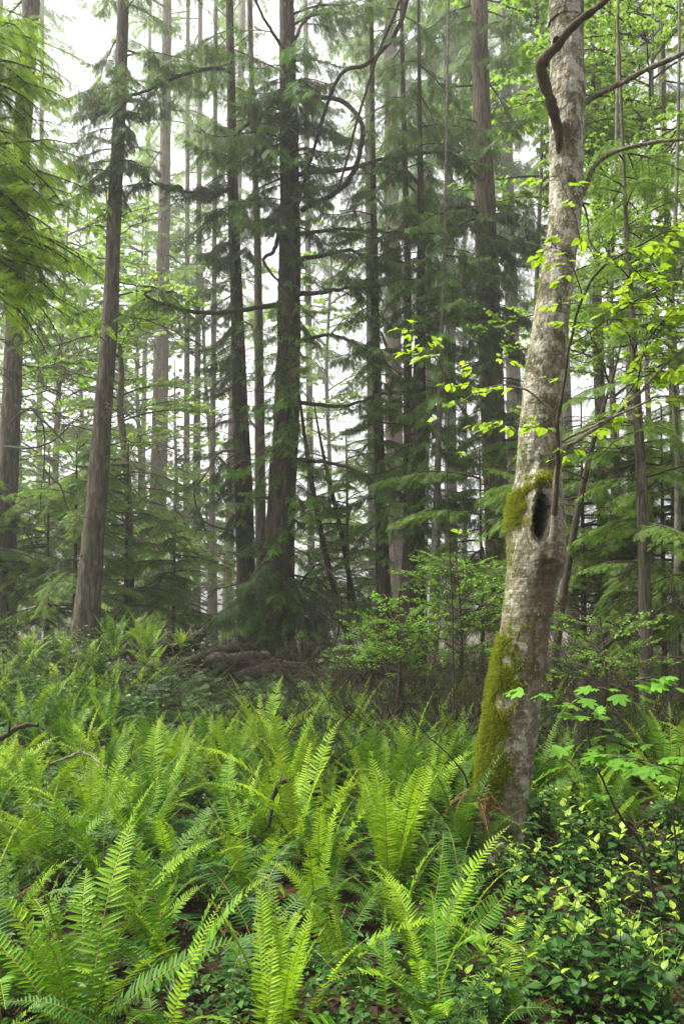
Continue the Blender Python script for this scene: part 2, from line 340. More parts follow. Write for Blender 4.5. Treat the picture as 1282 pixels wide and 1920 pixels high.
def make_bare(seed, L, woodm, r0=.012, tw=9, droop=.2, curl=.1):
    rng = np.random.default_rng(seed); mb = MB(); ax = limb_axis(rng, L, 18, .15, droop + .1, curl, .1); ax = wob(ax, rng, .008 * L)
    mb.tube(ax, np.linspace(r0, .0025, 18), 5, 0)
    for i in range(tw):
        j = int(rng.uniform(3, 16)); d = unit(ax[j + 1] - ax[j]); v = unit(d + rng.normal(0, .75, 3)); l = L * rng.uniform(.12, .42) * (1 - j / 26)
        q = wob(ax[j] + v * np.linspace(0, l, 8)[:, None] + np.array([0, 0, -1]) * (np.linspace(0, 1, 8)[:, None] ** 2) * l * .3, rng, .018 * l)
        mb.tube(q, np.linspace(r0 * .38, .0015, 8), 4, 0)
        for k in range(4):
            b = int(rng.uniform(2, 7)); w = unit(v + rng.normal(0, .7, 3)); mb.tube(wob(q[b] + w * np.linspace(0, l * .4, 5)[:, None], rng, .02 * l), np.linspace(.0028, .001, 5), 3, 0)
    return mb.mesh('bare_branch', [woodm])
def make_leafy(seed, L, tpl, leafm, woodm, size=.1, dens=1.0, tilt=.45, droop=.22):
    rng = np.random.default_rng(seed); mb = MB(); ax = limb_axis(rng, L, 14, .28, droop + .12, 0, .1); mb.tube(ax, np.linspace(.011 * L, .003, 14), 5, 0)
    O, X, Nn, S, T = [], [], [], [], []
    for i in range(int(L * 7 * dens)):
        u = rng.uniform(.2, 1); j = int(u * 12.99); d0 = unit(ax[j + 1] - ax[j]); an = R(rng.uniform(30, 70)) * (1 if i % 2 else -1)
        dx = np.array([d0[0] * math.cos(an) - d0[1] * math.sin(an), d0[0] * math.sin(an) + d0[1] * math.cos(an), rng.uniform(-.1, .35)]); l2 = L * .36 * (1.1 - .7 * u) * rng.uniform(.5, 1.2)
        q = wob(ax[j] + dx * l2 * np.linspace(0, 1, 6)[:, None], rng, .03 * l2); mb.tube(q, np.linspace(.005, .0015, 6), 3, 0)
        for e in range(max(2, int(l2 / (size * .62)))):
            v = rng.uniform(.15, 1); b = int(v * 4.99); o = q[b] + (q[b + 1] - q[b]) * (v * 5 - b); an = R(rng.uniform(20, 80)) * (1 if e % 2 else -1)
            x = np.array([dx[0] * math.cos(an) - dx[1] * math.sin(an), dx[0] * math.sin(an) + dx[1] * math.cos(an), rng.uniform(-.5, .12)])
            O.append(o); X.append(x); Nn.append([rng.normal(0, tilt), rng.normal(0, tilt), 1]); S.append(size * rng.uniform(.6, 1.25)); T.append(np.clip(rng.normal(.5, .22), 0, 1))
    mb.place(tpl, O, X, Nn, np.array(S), np.array(S), 1, np.array(T)); return mb.mesh('bough', [woodm, leafm], False)
B = {}
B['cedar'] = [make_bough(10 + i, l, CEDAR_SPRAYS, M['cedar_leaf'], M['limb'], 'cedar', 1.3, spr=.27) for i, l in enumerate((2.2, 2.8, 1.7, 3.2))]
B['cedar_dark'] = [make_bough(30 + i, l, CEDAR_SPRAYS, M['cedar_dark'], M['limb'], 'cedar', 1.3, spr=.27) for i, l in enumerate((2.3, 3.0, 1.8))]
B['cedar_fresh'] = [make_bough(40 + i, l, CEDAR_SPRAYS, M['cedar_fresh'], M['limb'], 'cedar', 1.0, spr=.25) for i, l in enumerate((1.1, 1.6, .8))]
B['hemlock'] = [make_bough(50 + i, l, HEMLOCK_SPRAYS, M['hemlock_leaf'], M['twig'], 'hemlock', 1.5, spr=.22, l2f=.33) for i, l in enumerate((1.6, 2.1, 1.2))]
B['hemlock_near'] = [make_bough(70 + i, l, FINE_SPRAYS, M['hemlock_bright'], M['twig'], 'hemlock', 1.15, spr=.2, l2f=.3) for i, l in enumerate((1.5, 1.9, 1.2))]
B['bare'] = [make_bare(90 + i, l, M['limb'], .009, 17) for i, l in enumerate((1.2, 1.6, 2.1, .9))]
B['bare_red'] = [make_bare(100 + i, l, M['twig_red'], .008, 14) for i, l in enumerate((1.0, 1.4, 1.8))]
B['bare_tan'] = [make_bare(95 + i, l, M['twig_tan'], .006, 9, .5, .3) for i, l in enumerate((1.0, 1.5, 1.9))]
B['maple'] = [make_leafy(110 + i, l, MAPLE, M['maple_leaf'], M['twig'], .13, 1.9) for i, l in enumerate((2.0, 2.6, 1.6))]
B['vine'] = [make_leafy(120 + i, l, LEAF4, M['vine_leaf'], M['twig'], .05, 3.4, .3) for i, l in enumerate((1.0, 1.3, .8))]

# ------------------------------------------------------------------ trees
def trunk_curve(pts, depth, top=7.0):
    """Rows of (x, y, z, radius) from (picture x, picture y, picture width) at one distance; runs down into the ground and on up past the frame."""
    rows = [(*P(a, b, depth), PW(a, b, w, depth) / 2) for a, b, w in pts]; rows.sort(key=lambda r: r[2])
    r0, r1 = np.array(rows[0]), np.array(rows[1]); g = float(gz(r0[0], depth)) - .25
    if r0[2] > g + .15:
        s = (r1 - r0)[:2] / (r1 - r0)[2]; dz = r0[2] - g; rows.insert(0, (r0[0] - s[0] * dz, depth, g, r0[3] * (1 + .12 * min(dz, 2))))
    e = np.array(rows[-1]); d = e - np.array(rows[-2]); d /= d[2]
    if top > 0: rows.append((e[0] + d[0] * top * .8, depth, e[2] + top, max(e[3] * .45, .012)))
    return np.array(rows)
def trunk_mesh(rows, base, mat, sides=20, step=.12, ridge=.05, flare=.25, seed=0):
    n = max(24, int((rows[-1, 2] - rows[0, 2]) / step)); c = spline(rows, n); rng = np.random.default_rng(seed)
    c[:, 3] = np.maximum(c[:, 3], .008); p = c[:, :3] - base; a = np.arange(sides) * 2 * np.pi / sides
    h = p[:, 2] - p[0, 2]; fl = 1 + flare * np.exp(-h / .35)[:, None] * (1 + .6 * np.cos(a * 5 + rng.uniform(0, 6))[None])
    q = np.stack(np.broadcast_arrays(np.cos(a)[None] * 1.0, np.sin(a)[None] * 1.0, h[:, None] * .35), -1)
    rr = c[:, 3:4] * fl * (1 + ridge * 2 * (vnoise(q, 5, seed) - .5) + ridge * (vnoise(q * np.array([1, 1, 2.5]), 11, seed + 1) - .5))
    V = p[:, None] + np.stack([np.cos(a)[None] * rr, np.sin(a)[None] * rr, 0 * rr], -1)
    i = np.arange(n - 1)[:, None] * sides; j = np.arange(sides)[None]; k = (j + 1) % sides
    F = np.stack([i + j, i + k, i + sides + k, i + sides + j], -1).reshape(-1, 4)
    mb = MB(); mb.add(V.reshape(-1, 3), F); return mb.mesh('trunk', [mat])
MORE = {'cedar': 2.0, 'cedar_dark': 1.9, 'hemlock': 1.8, 'maple': 1.7, 'bare': 1.9, 'bare_red': 1.4, 'hemlock_near': 1.7}
class Tree:
    def __init__(s, name, label, pts, depth, mat, cat='tree', group=None, top=7.0, seed=1, sides=20, flare=.25, ridge=.05, step=.12):
        s.k = 1.9 if 19.5 < depth < 34 else 1.0; depth *= s.k; top *= s.k
        s.rows = trunk_curve(pts, depth, top); s.base = np.array([s.rows[0, 0], depth, s.rows[0, 2]]); s.rng = np.random.default_rng(seed)
        s.root = thing(name, label, cat, s.base, group); s.depth = depth
        link('trunk', trunk_mesh(s.rows, s.base, mat, sides, step, ridge, flare, seed), s.root)
    def at(s, z):
        return np.array([np.interp(z, s.rows[:, 2], s.rows[:, i]) for i in range(4)])
    def z(s, py):
        return float(P(641, py, s.depth)[2])
    def bough(s, z, az, kind, length=None, pitch=0, var=None, roll=0, name='bough', var_scale=None):
        lib = B[kind]; me = lib[var % len(lib)] if var is not None else lib[s.rng.integers(len(lib))]
        q = s.at(z); o = link(name, me, s.root); L = max(v.co.x for v in (me.vertices[0], me.vertices[len(me.vertices) - 1])) if False else me.get('L', None)
        if L is None:
            co = np.zeros(len(me.vertices) * 3, np.float32); me.vertices.foreach_get('co', co); L = float(co[0::3].max()); me['L'] = L
        k = 1.0 if length is None else length * s.k / L
        o.scale = (k, k * s.rng.uniform(.85, 1.1), k); o.rotation_euler = (R(roll), R(-pitch), R(az))
        off = q[3] * .7; o.location = (q[0] - s.base[0] + off * math.cos(R(az)), q[1] - s.base[1] + off * math.sin(R(az)), z - s.base[2])
        return o
    def many(s, n, y0, y1, kind, l0, l1, az=(0, 360), pitch=(-10, 15), name='bough'):
        za, zb = s.z(y0), s.z(y1); n = int(n * MORE.get(kind, 1) * ((1.5 if kind == 'maple' else .9) if s.k > 1 and kind != 'bare' else .62 if (y0 + y1) / 2 < 330 and kind in ('cedar', 'cedar_dark', 'hemlock') else 1))
        for i in range(n):
            z = za + (zb - za) * (i + s.rng.uniform(0, 1)) / n
            s.bough(z, s.rng.uniform(*az), kind, s.rng.uniform(l0, l1), s.rng.uniform(*pitch), roll=s.rng.uniform(-12, 12), name=name)
    def limb(s, pts, w0, w1, mat='limb', name='limb', n=26, sides=8):
        """An own limb through (picture x, y, distance offset) rows, w in metres."""
        p = spline([P(a, b, s.depth + c) for a, b, c in pts], n) - s.base; mb = MB()
        p = wob(p, s.rng, max(w0 * .22, .008)); mb.tube(p, np.linspace(w0, w1, n), sides); return mb.build(name, [M[mat]], s.root)

# ------------------------------------------------------------------ ground
def ground():
    xs = np.concatenate([-np.geomspace(240, 14, 14), np.linspace(-13, 13, 150), np.geomspace(14, 240, 14)])
    ys = np.concatenate([[-60, -20, -8, -3], np.linspace(-1, 24, 170), np.geomspace(25, 250, 26)])
    X, Y = np.meshgrid(xs, ys); Z = gz(X, Y); n, m = X.shape; mb = MB()
    i = np.arange(n - 1)[:, None] * m; j = np.arange(m - 1)[None]
    mb.add(np.stack([X, Y, Z], -1).reshape(-1, 3), np.stack([i + j, i + j + 1, i + m + j + 1, i + m + j], -1).reshape(-1, 4))
    tag(mb.build('ground', [M['soil']]), 'brown forest floor of soil and leaf litter', 'ground', kind='structure')
ground()
def _at_px(s, px, py, dd, az, kind, length, pitch=0, name='bough'):
    w = P(px, py, s.depth + dd); o = s.bough(w[2], az, kind, length, pitch, roll=s.rng.uniform(-15, 15), name=name); o.location = w - s.base; return o
Tree.at_px = _at_px
def _bl(s, pts, w0, w1, n, kind, l0, l1, u0=.25, mat='limb', pitch=(-25, 10)):
    """A limb of its own and live boughs springing from it, alternately left and right."""
    lo = s.limb(pts, w0, w1, mat); p = spline([P(a, b, s.depth + c) for a, b, c in pts], 40)
    for i in range(n):
        u = u0 + (1 - u0) * (i + s.rng.uniform(0, .9)) / n; j = min(int(u * 38), 38); d = p[j + 1] - p[j]
        az = math.degrees(math.atan2(d[1], d[0])) + s.rng.uniform(25, 75) * (1 if i % 2 else -1)
        o = s.bough(p[j][2], az, kind, s.rng.uniform(l0, l1), s.rng.uniform(*pitch), roll=s.rng.uniform(-20, 20)); o.location = p[j] - s.base
    return lo
Tree.bl = _bl

# --- the big dark cedar in the middle and its companions
t = Tree('cedar_tree', 'thickest dark cedar in the middle, its base draped in green fronds on the debris mound',
         [(528, 1285, 72), (524, 1180, 60), (525, 1000, 54), (533, 850, 49), (540, 700, 44), (542, 560, 42), (543, 400, 38), (541, 200, 32), (538, 50, 28), (537, -40, 26)], 14, M['cedar_bark'], seed=3, sides=40, step=.05, flare=.2, ridge=.09)
main_cedar = t
t.bl([(558, 328, 0), (640, 318, -.4), (720, 300, -.6), (800, 290, -.6), (868, 284, -.7)], .045, .014, 10, 'cedar_dark', .6, 1.2, .35)
t.bl([(558, 440, 0), (650, 432, -.3), (720, 437, -.4), (820, 440, -.5)], .04, .012, 8, 'cedar_dark', .5, 1.0, .4)
t.bl([(560, 486, 0), (640, 474, -.3), (690, 482, -.5), (775, 494, -.6)], .045, .012, 7, 'cedar', .5, 1.0, .45)
t.bl([(560, 552, 0), (610, 545, -.3), (650, 535, -.6), (705, 528, -.8)], .05, .016, 7, 'cedar_dark', .5, .9, .4)
t.bl([(565, 755, 0), (640, 760, -.3), (700, 742, -.5), (745, 735, -.6)], .04, .012, 7, 'cedar', .5, .9, .3)
t.bl([(556, 862, 0), (620, 868, -.4), (680, 890, -.8), (720, 940, -1)], .04, .01, 7, 'cedar', .5, .8, .3)
t.bl([(560, 640, 0), (620, 625, -.4), (690, 650, -.9), (750, 690, -1.1)], .04, .01, 8, 'cedar', .5, .9, .35)
t.bl([(520, 572, 0), (440, 584, -.2), (360, 588, -.3), (300, 572, -.5), (270, 556, -.6), (300, 547, -.7), (330, 556, -.8)], .05, .016, 9, 'cedar', .45, .8, .35)
t.bl([(570, 184, 0), (640, 186, -.5), (678, 235, -.8), (668, 310, -.8), (635, 358, -.6), (568, 392, -.2)], .042, .045, 8, 'cedar', .5, .7, .3)
t.limb([(524, 425, 0), (517, 468, -.5), (498, 492, -.6), (522, 525, -.6), (562, 566, -.5)], .045, .012)
t.bl([(532, 95, 0), (508, 55, -.3), (482, 10, -.6), (460, -60, -.9)], .035, .015, 3, 'cedar', .7, 1.2, .3)
t.bl([(546, 90, 0), (568, 45, .3), (600, 0, .5), (640, -70, .7)], .04, .015, 3, 'cedar', .7, 1.2, .5)
t.bl([(555, 395, .1), (630, 160, -.9), (690, 120, -1.1), (742, 68, -1.2), (765, 5, -1.3), (770, -50, -1.4)], .03, .045, 3, 'cedar_dark', .6, 1.1, .5)
t.limb([(630, 365, -1), (652, 290, -1.1), (690, 150, -1.1), (725, 55, -1.2), (750, -20, -1.3)], .02, .03)
t.limb([(552, 1110, 0), (588, 1062, -.3), (618, 1080, -.6), (636, 1130, -.8), (628, 1200, -.8), (596, 1248, -.6), (560, 1258, -.5)], .022, .016)
t.many(13, 430, 100, 'cedar', 1.0, 1.9, (150, 395), (-25, 10))
t.many(6, 300, -60, 'cedar', 1.2, 2.2, (0, 360), (-15, 20))
t.many(18, 1215, 600, 'cedar', .45, .95, (185, 355), (-45, 0)); t.many(40, 1240, 480, 'cedar_fresh', .45, 1.0, (190, 350), (-45, 0)); t.many(13, 340, 110, 'cedar_fresh', .8, 1.6, (180, 360), (-35, 5)); t.many(12, 470, 150, 'cedar_dark', .8, 1.6, (190, 350), (-35, 0)); t.many(14, 430, 110, 'cedar', .5, 1.0, (200, 340), (-55, -10)); t.many(16, 1150, 80, 'bare_tan', .7, 1.8, (180, 370), (-25, 30), 'bare_branch')
t.many(16, 1265, 1050, 'cedar_dark', .7, 1.7, (150, 390), (-38, -8)); t.many(7, 1265, 1130, 'cedar_fresh', .6, 1.2, (190, 350), (-35, -10))
t.many(12, 1150, 500, 'bare', .7, 1.6, (0, 360), (-20, 15), 'bare_branch')
t = Tree('cedar_tree', 'dark cedar close beside the left flank of the thickest cedar',
         [(468, 1230, 40), (462, 1100, 36), (456, 900, 33), (450, 740, 28), (445, 600, 24), (438, 400, 20), (433, 130, 15), (430, -30, 13)], 14.9, M['cedar_bark'], seed=5, sides=28, flare=.3)
t.bl([(434, 135, 0), (400, 127, -.6), (345, 136, -1.1), (295, 160, -1.4), (250, 178, -1.6), (215, 215, -1.8)], .045, .015, 14, 'cedar', .6, 1.1, .2)
t.bl([(440, 350, 0), (400, 356, -.4), (350, 352, -.8), (300, 348, -1), (265, 330, -1.1)], .04, .012, 11, 'cedar_dark', .5, 1.0, .1)
t.bl([(438, 262, 0), (470, 230, -.6), (520, 195, -1)], .035, .012, 6, 'cedar', .6, 1.1, .1)
t.many(12, 560, 250, 'cedar_dark', .7, 1.5, (100, 300), (-30, 5))
t.many(12, 1000, 560, 'cedar_dark', .5, 1.2, (130, 300), (-40, 0))
t.many(7, 240, -40, 'cedar', .9, 1.7, (0, 360), (-20, 15)); t.many(12, 1000, 120, 'cedar_fresh', .5, 1.1, (150, 340), (-40, 0)); t.many(14, 1100, 60, 'bare_tan', .8, 1.9, (130, 330), (-25, 30), 'bare_branch')
t.bl([(452, 845, 0), (410, 850, -.5), (385, 890, -.8), (362, 930, -1), (378, 985, -1), (430, 1003, -.6)], .02, .012, 7, 'cedar_dark', .5, .8, .1)
t.many(9, 1100, 600, 'bare', .6, 1.4, (90, 300), (-15, 20), 'bare_branch')
t = Tree('cedar_tree', 'slim grey cedar glimpsed between the two dark cedars of the middle clump',
         [(492, 1230, 22), (489, 1000, 20), (486, 700, 18), (482, 430, 13), (472, 150, 10), (468, -20, 9)], 17.5, M['fir_bark'], seed=7)
t.many(9, 420, -60, 'cedar', 1.0, 2.0); t.many(8, 800, 420, 'bare', .7, 1.5, name='bare_branch')

for i, (lab, pts, d) in enumerate([('slender mossy stem slanting up left from behind the thickest cedar foot', [(664, 1235, 13), (630, 1120, 12), (602, 1000, 11), (580, 880, 9), (566, 780, 6)], 15), ('second slender stem slanting up left, nearer the slim skirted cedar', [(690, 1230, 11), (662, 1120, 10), (640, 1000, 9), (612, 880, 7), (596, 800, 4)], 15.6)]):
    t = Tree('leaning_tree', lab, pts, d, M['limb'], seed=55 + i, top=.6, sides=10); t.many(8, 1180, 820, 'bare', .6, 1.3, (0, 360), (-20, 25), 'bare_branch'); t.many(3, 1000, 820, 'cedar', .5, .9)
# --- firs of the left side
t = Tree('fir_tree', 'tall straight grey fir leaning right, beside the left end of the debris mound',
         [(160, 1195, 52), (172, 1050, 42), (183, 920, 38), (196, 740, 32), (207, 600, 29), (214, 420, 25), (225, 200, 23), (232, 0, 20), (236, -60, 19)], 14, M['fir_bark'], seed=11, sides=40, step=.05, ridge=.08)
t.many(8, 330, 130, 'cedar_dark', .8, 1.6, (150, 330), (-30, 5)); t.many(9, 350, 110, 'cedar', .7, 1.5, (190, 350), (-35, 0)); t.many(12, 370, 100, 'cedar_dark', .5, 1.0, (200, 340), (-50, -10)); t.many(9, 1000, 60, 'bare_tan', .8, 1.9, (0, 360), (-25, 30), 'bare_branch'); t.many(8, 200, -80, 'cedar', 1.0, 1.9, (0, 360), (-20, 15))
t.many(16, 1050, 380, 'bare', .7, 1.9, (0, 360), (-25, 20), 'bare_branch'); t.at_px(205, 705, -.1, 300, 'cedar_dark', .45, -20)
t = Tree('fir_tree', 'pale brown fir at the left edge, bare branches hooking down across it',
         [(10, 1185, 40), (13, 1000, 36), (20, 800, 34), (27, 640, 32), (40, 300, 32), (56, 60, 30), (62, -60, 29)], 16.5, M['fir_bark'], seed=13, sides=36, ridge=.08)
t.many(14, 1000, 560, 'bare', 1.0, 2.2, (-80, 100), (-20, 25), 'bare_branch'); t.many(9, 380, -80, 'hemlock', 1.6, 3.0, (0, 360), (-20, 10))
for pts in ([(22, 790, -.3), (50, 765, -1), (72, 780, -1.2), (82, 840, -1.2), (74, 950, -1.2)], [(10, 838, -.4), (60, 838, -1), (110, 820, -1.3), (150, 775, -1.5)], [(60, 765, -1), (120, 830, -1.2), (138, 870, -1.2)], [(82, 880, -1.2), (118, 920, -1.3), (132, 975, -1.3)]): t.limb(pts, .028, .008, 'limb', 'bare_branch')
t = Tree('fir_tree', 'straight pinkish fir standing in pale mist right of the leaning grey fir',
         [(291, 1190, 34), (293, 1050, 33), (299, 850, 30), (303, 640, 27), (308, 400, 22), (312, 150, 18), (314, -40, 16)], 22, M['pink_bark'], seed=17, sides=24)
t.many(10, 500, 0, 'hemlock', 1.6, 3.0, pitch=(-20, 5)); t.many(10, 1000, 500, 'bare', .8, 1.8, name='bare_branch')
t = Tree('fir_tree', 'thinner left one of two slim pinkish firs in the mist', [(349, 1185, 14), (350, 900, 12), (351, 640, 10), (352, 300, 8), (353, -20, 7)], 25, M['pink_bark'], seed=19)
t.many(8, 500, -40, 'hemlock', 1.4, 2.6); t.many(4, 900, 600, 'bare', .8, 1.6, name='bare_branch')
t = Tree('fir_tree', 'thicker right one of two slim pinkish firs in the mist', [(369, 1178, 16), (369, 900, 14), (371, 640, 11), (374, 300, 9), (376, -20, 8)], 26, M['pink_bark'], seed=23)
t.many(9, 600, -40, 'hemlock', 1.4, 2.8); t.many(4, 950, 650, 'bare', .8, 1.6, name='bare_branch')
t = Tree('fir_tree', 'faint pale trunk in thick mist just right of the two slim pinkish firs', [(396, 1170, 11), (398, 900, 11), (402, 500, 9), (405, -20, 7)], 36, M['fir_bark'], seed=29)
t.many(7, 500, 0, 'hemlock', 2, 3.5)
t = Tree('maple_tree', 'crooked slender maple with lime green leaves between the grey fir and pinkish fir',
         [(246, 1165, 15), (243, 1000, 15), (238, 880, 14), (226, 770, 13), (228, 700, 12), (222, 640, 9), (214, 560, 6)], 18.5, M['grey_bark'], 'tree', seed=31, top=3)
t.many(15, 800, 480, 'maple', 1.6, 2.8, (0, 360), (0, 25)); t.many(7, 1050, 820, 'maple', 1.2, 2.2, (180, 380), (-5, 20))
t = Tree('maple_tree', 'young maple with lime leaf sprays hanging in front of the pinkish fir', [(318, 1180, 9), (322, 1050, 8), (330, 900, 6), (328, 780, 4)], 20, M['grey_bark'], seed=37, top=1.5)
t.many(13, 1120, 760, 'maple', 1.1, 2.1, (0, 360), (-5, 20))
t = Tree('maple_tree', 'misty lime leaved maple behind the left edge fir', [(96, 1180, 14), (104, 900, 12), (112, 700, 9), (120, 560, 6)], 22, M['grey_bark'], seed=41, top=3)
t.many(18, 900, 430, 'maple', 2.0, 3.2, (0, 360), (0, 25))
t = Tree('maple_tree', 'misty lime leaved maple left of the dark cedar clump', [(405, 1170, 8), (398, 900, 8), (385, 700, 6), (380, 560, 5)], 25, M['grey_bark'], seed=43, top=3)
t.many(14, 800, 420, 'maple', 1.8, 2.8, (0, 360), (0, 25))
for i, (px, d, lab) in enumerate([(255, 27, 'faint lime maple deep in the mist behind the crooked maple'), (150, 30, 'faint lime maple deep in the mist left of the leaning grey fir'), (610, 30, 'faint lime maple deep in the mist right of the thickest cedar'), (30, 26, 'faint lime maple deep in the mist at the left edge')]):
    t = Tree('maple_tree', lab, [(px, 1180, 10), (px + 8, 900, 8), (px + 2, 700, 7), (px + 10, 520, 5)], d, M['grey_bark'], seed=46 + i, top=3, sides=10); t.many(18, 1050, 430, 'maple', 2.2, 3.6, (0, 360), (0, 25))
for i, (px, d, top) in enumerate([(20, 21, 930), (85, 24, 880), (140, 21.5, 960), (200, 25, 900), (270, 23, 940), (335, 27, 900), (390, 24, 960), (430, 28, 900), (600, 26, 960), (650, 24, 1000), (705, 27, 980), (820, 25, 960)]):
    t = Tree('young_maple', 'low lime young maple glowing in the mist beyond the ridge behind the trunks', [(px, 1190, 7), (px + 3, 1080, 6), (px - 2, top, 3)], d, M['grey_bark'], group='young maples beyond the ridge', seed=500 + i, top=.5, sides=8)
    t.many(11, 1190, top, 'maple', 1.5, 2.4, (0, 360), (0, 22))
for i, (px, py, top, d, w, lab) in enumerate([(140, 1185, 840, 15.5, 9, 'young hemlock with a thin dark stem just left of the leaning grey fir'), (88, 1190, 900, 17, 9, 'dark young hemlock between the pale edge fir and the leaning grey fir'),
        (236, 1180, 850, 17.5, 9, 'layered young hemlock just right of the leaning grey fir'), (-40, 1190, 860, 16, 9, 'young hemlock partly cut off by the left edge of the view'), (325, 1190, 960, 19, 7, 'low young hemlock at the foot of the pinkish fir'), (200, 1180, 800, 21, 9, 'misty young hemlock behind the trunk of the leaning grey fir')]):
    t = Tree('hemlock_sapling', lab, [(px, py, w), (px + 2, (py + top) / 2, w * .7), (px + 5, top, 3)], d, M['limb'], seed=60 + i, top=.3, sides=8, group='young hemlocks under the firs')
    t.many(22, py - 25, top, 'hemlock', 1.0, 2.0, (0, 360), (-18, 12))

# --- trunks of the middle and right
t = Tree('fir_tree', 'grey misty trunk right of the thickest cedar', [(700, 1180, 16), (697, 900, 16), (694, 600, 15), (690, 300, 12), (688, -20, 10)], 24, M['fir_bark'], seed=71)
t.many(10, 500, -40, 'hemlock', 1.5, 3.0); t.many(6, 1000, 500, 'bare', .8, 1.8, name='bare_branch')
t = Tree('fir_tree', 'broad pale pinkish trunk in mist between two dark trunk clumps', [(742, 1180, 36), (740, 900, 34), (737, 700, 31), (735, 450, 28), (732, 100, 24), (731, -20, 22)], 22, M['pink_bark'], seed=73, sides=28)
t.many(9, 300, -60, 'hemlock', 1.8, 3.2)
t = Tree('cedar_tree', 'dark slim cedar with a bushy skirt left of the forked dark cedar', [(724, 1180, 34), (718, 1080, 27), (714, 950, 22), (709, 800, 19), (704, 620, 16), (700, 400, 12), (697, 100, 8)], 14.2, M['cedar_bark'], seed=79, sides=20)
t.many(13, 1000, 560, 'cedar', .6, 1.2, (160, 390), (-35, 0)); t.many(14, 1050, 500, 'cedar_fresh', .5, 1.0, (180, 360), (-40, 0)); t.many(8, 560, 300, 'cedar', .7, 1.4, (0, 360), (-20, 10)); t.many(10, 1100, 700, 'bare_red', .6, 1.3, name='bare_branch')
t = Tree('cedar_tree', 'dark cedar rising from a fluted base in the right middle', [(770, 1180, 62), (774, 1080, 46), (777, 960, 38), (782, 800, 32), (787, 640, 20), (789, 480, 15), (788, 330, 11), (786, 180, 8), (784, -20, 6)], 13.6, M['cedar_bark'], seed=83, sides=28, flare=.3)
t.bl([(790, 560, 0), (830, 575, -.3), (870, 588, -.5), (905, 598, -.6)], .05, .02, 6, 'cedar_dark', .5, 1.0, .2)
t.many(18, 1000, 560, 'cedar', .6, 1.25, (170, 380), (-35, 5)); t.many(18, 1000, 350, 'cedar_fresh', .5, 1.1, (180, 360), (-40, 0)); t.many(14, 1150, 200, 'bare_tan', .8, 1.8, (160, 380), (-25, 30), 'bare_branch'); t.many(14, 560, 100, 'cedar', .8, 1.6, (0, 360), (-20, 12)); t.many(12, 1120, 500, 'bare_red', .7, 1.5, name='bare_branch')
t = Tree('cedar_tree', 'second stem leaning against the fluted dark cedar, thinner', [(768, 1100, 22), (766, 900, 20), (764, 700, 16), (764, 500, 13), (758, 300, 11), (754, 100, 8), (752, -20, 7)], 14.6, M['cedar_bark'], seed=89)
t.many(11, 600, -20, 'cedar', .9, 1.8, (0, 360), (-25, 10)); t.many(6, 1000, 500, 'bare', .7, 1.4, name='bare_branch')
t = Tree('hemlock_tree', 'thin lichen spotted trunk between the fluted cedar and the red-brown cedar', [(812, 1190, 20), (816, 1050, 17), (820, 900, 13), (824, 740, 10), (830, 560, 7), (834, 400, 5)], 12.8, M['grey_bark'], seed=97)
t.many(12, 1000, 400, 'cedar', .5, 1.1, (0, 360), (-25, 5)); t.many(12, 950, 450, 'cedar_fresh', .5, 1.0, (180, 360), (-40, 0)); t.many(8, 1100, 600, 'bare_red', .6, 1.3, name='bare_branch')
t = Tree('cedar_tree', 'thick red-brown cedar behind and left of the mottled alder', [(938, 1190, 54), (934, 1000, 48), (926, 850, 45), (920, 700, 44), (912, 480, 42), (905, 300, 36), (900, 100, 30), (897, -40, 28)], 17, M['pink_bark'], seed=101, sides=32)
t.bl([(900, 400, 0), (860, 392, -.7), (820, 400, -1.1), (790, 405, -1.2)], .05, .02, 8, 'cedar_dark', .8, 1.5, .1)
t.bl([(930, 470, -.3), (965, 455, -.9), (995, 450, -1.2)], .05, .02, 7, 'cedar_dark', .8, 1.4, .1)
t.many(20, 640, 380, 'cedar_dark', 1.0, 1.9, (150, 390), (-30, 5)); t.many(18, 1000, 640, 'cedar_dark', .8, 1.8, (160, 390), (-30, 5)); t.many(12, 900, 250, 'cedar_fresh', .7, 1.4, (180, 360), (-35, 0)); t.many(12, 1100, 200, 'bare_tan', .9, 2.0, (160, 380), (-25, 30), 'bare_branch'); t.many(16, 300, -80, 'cedar', 1.3, 2.4, (0, 360), (-25, 10))
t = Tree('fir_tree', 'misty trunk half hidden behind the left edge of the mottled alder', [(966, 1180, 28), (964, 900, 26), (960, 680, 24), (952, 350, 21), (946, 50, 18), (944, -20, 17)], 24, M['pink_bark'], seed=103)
t.many(14, 600, -60, 'hemlock', 1.8, 3.2)
t = Tree('cedar_tree', 'misty full-crowned cedar filling the upper middle left of the alder', [(846, 1180, 26), (844, 800, 22), (842, 500, 18), (840, 200, 14), (838, -40, 11)], 20, M['fir_bark'], seed=107)
t.many(30, 520, -80, 'cedar', 1.4, 2.8, (0, 360), (-25, 5)); t.many(10, 900, 520, 'cedar_dark', 1.2, 2.2)
t = Tree('hemlock_tree', 'straight slender brown trunk at the right, standing among dark boughs', [(1213, 1410, 30), (1211, 1250, 26), (1205, 1000, 21), (1199, 850, 18), (1190, 700, 14), (1182, 560, 11), (1172, 400, 8), (1166, 250, 6)], 8.6, M['fir_bark'], seed=109, top=1.5, sides=24)
t.many(18, 1250, 400, 'bare_red', .7, 1.6, (0, 360), (-15, 20), 'bare_branch'); t.many(9, 1100, 700, 'hemlock', .7, 1.3, (0, 360), (-10, 10))
t.many(16, 700, 250, 'hemlock', .6, 1.2, (0, 360), (-15, 15))
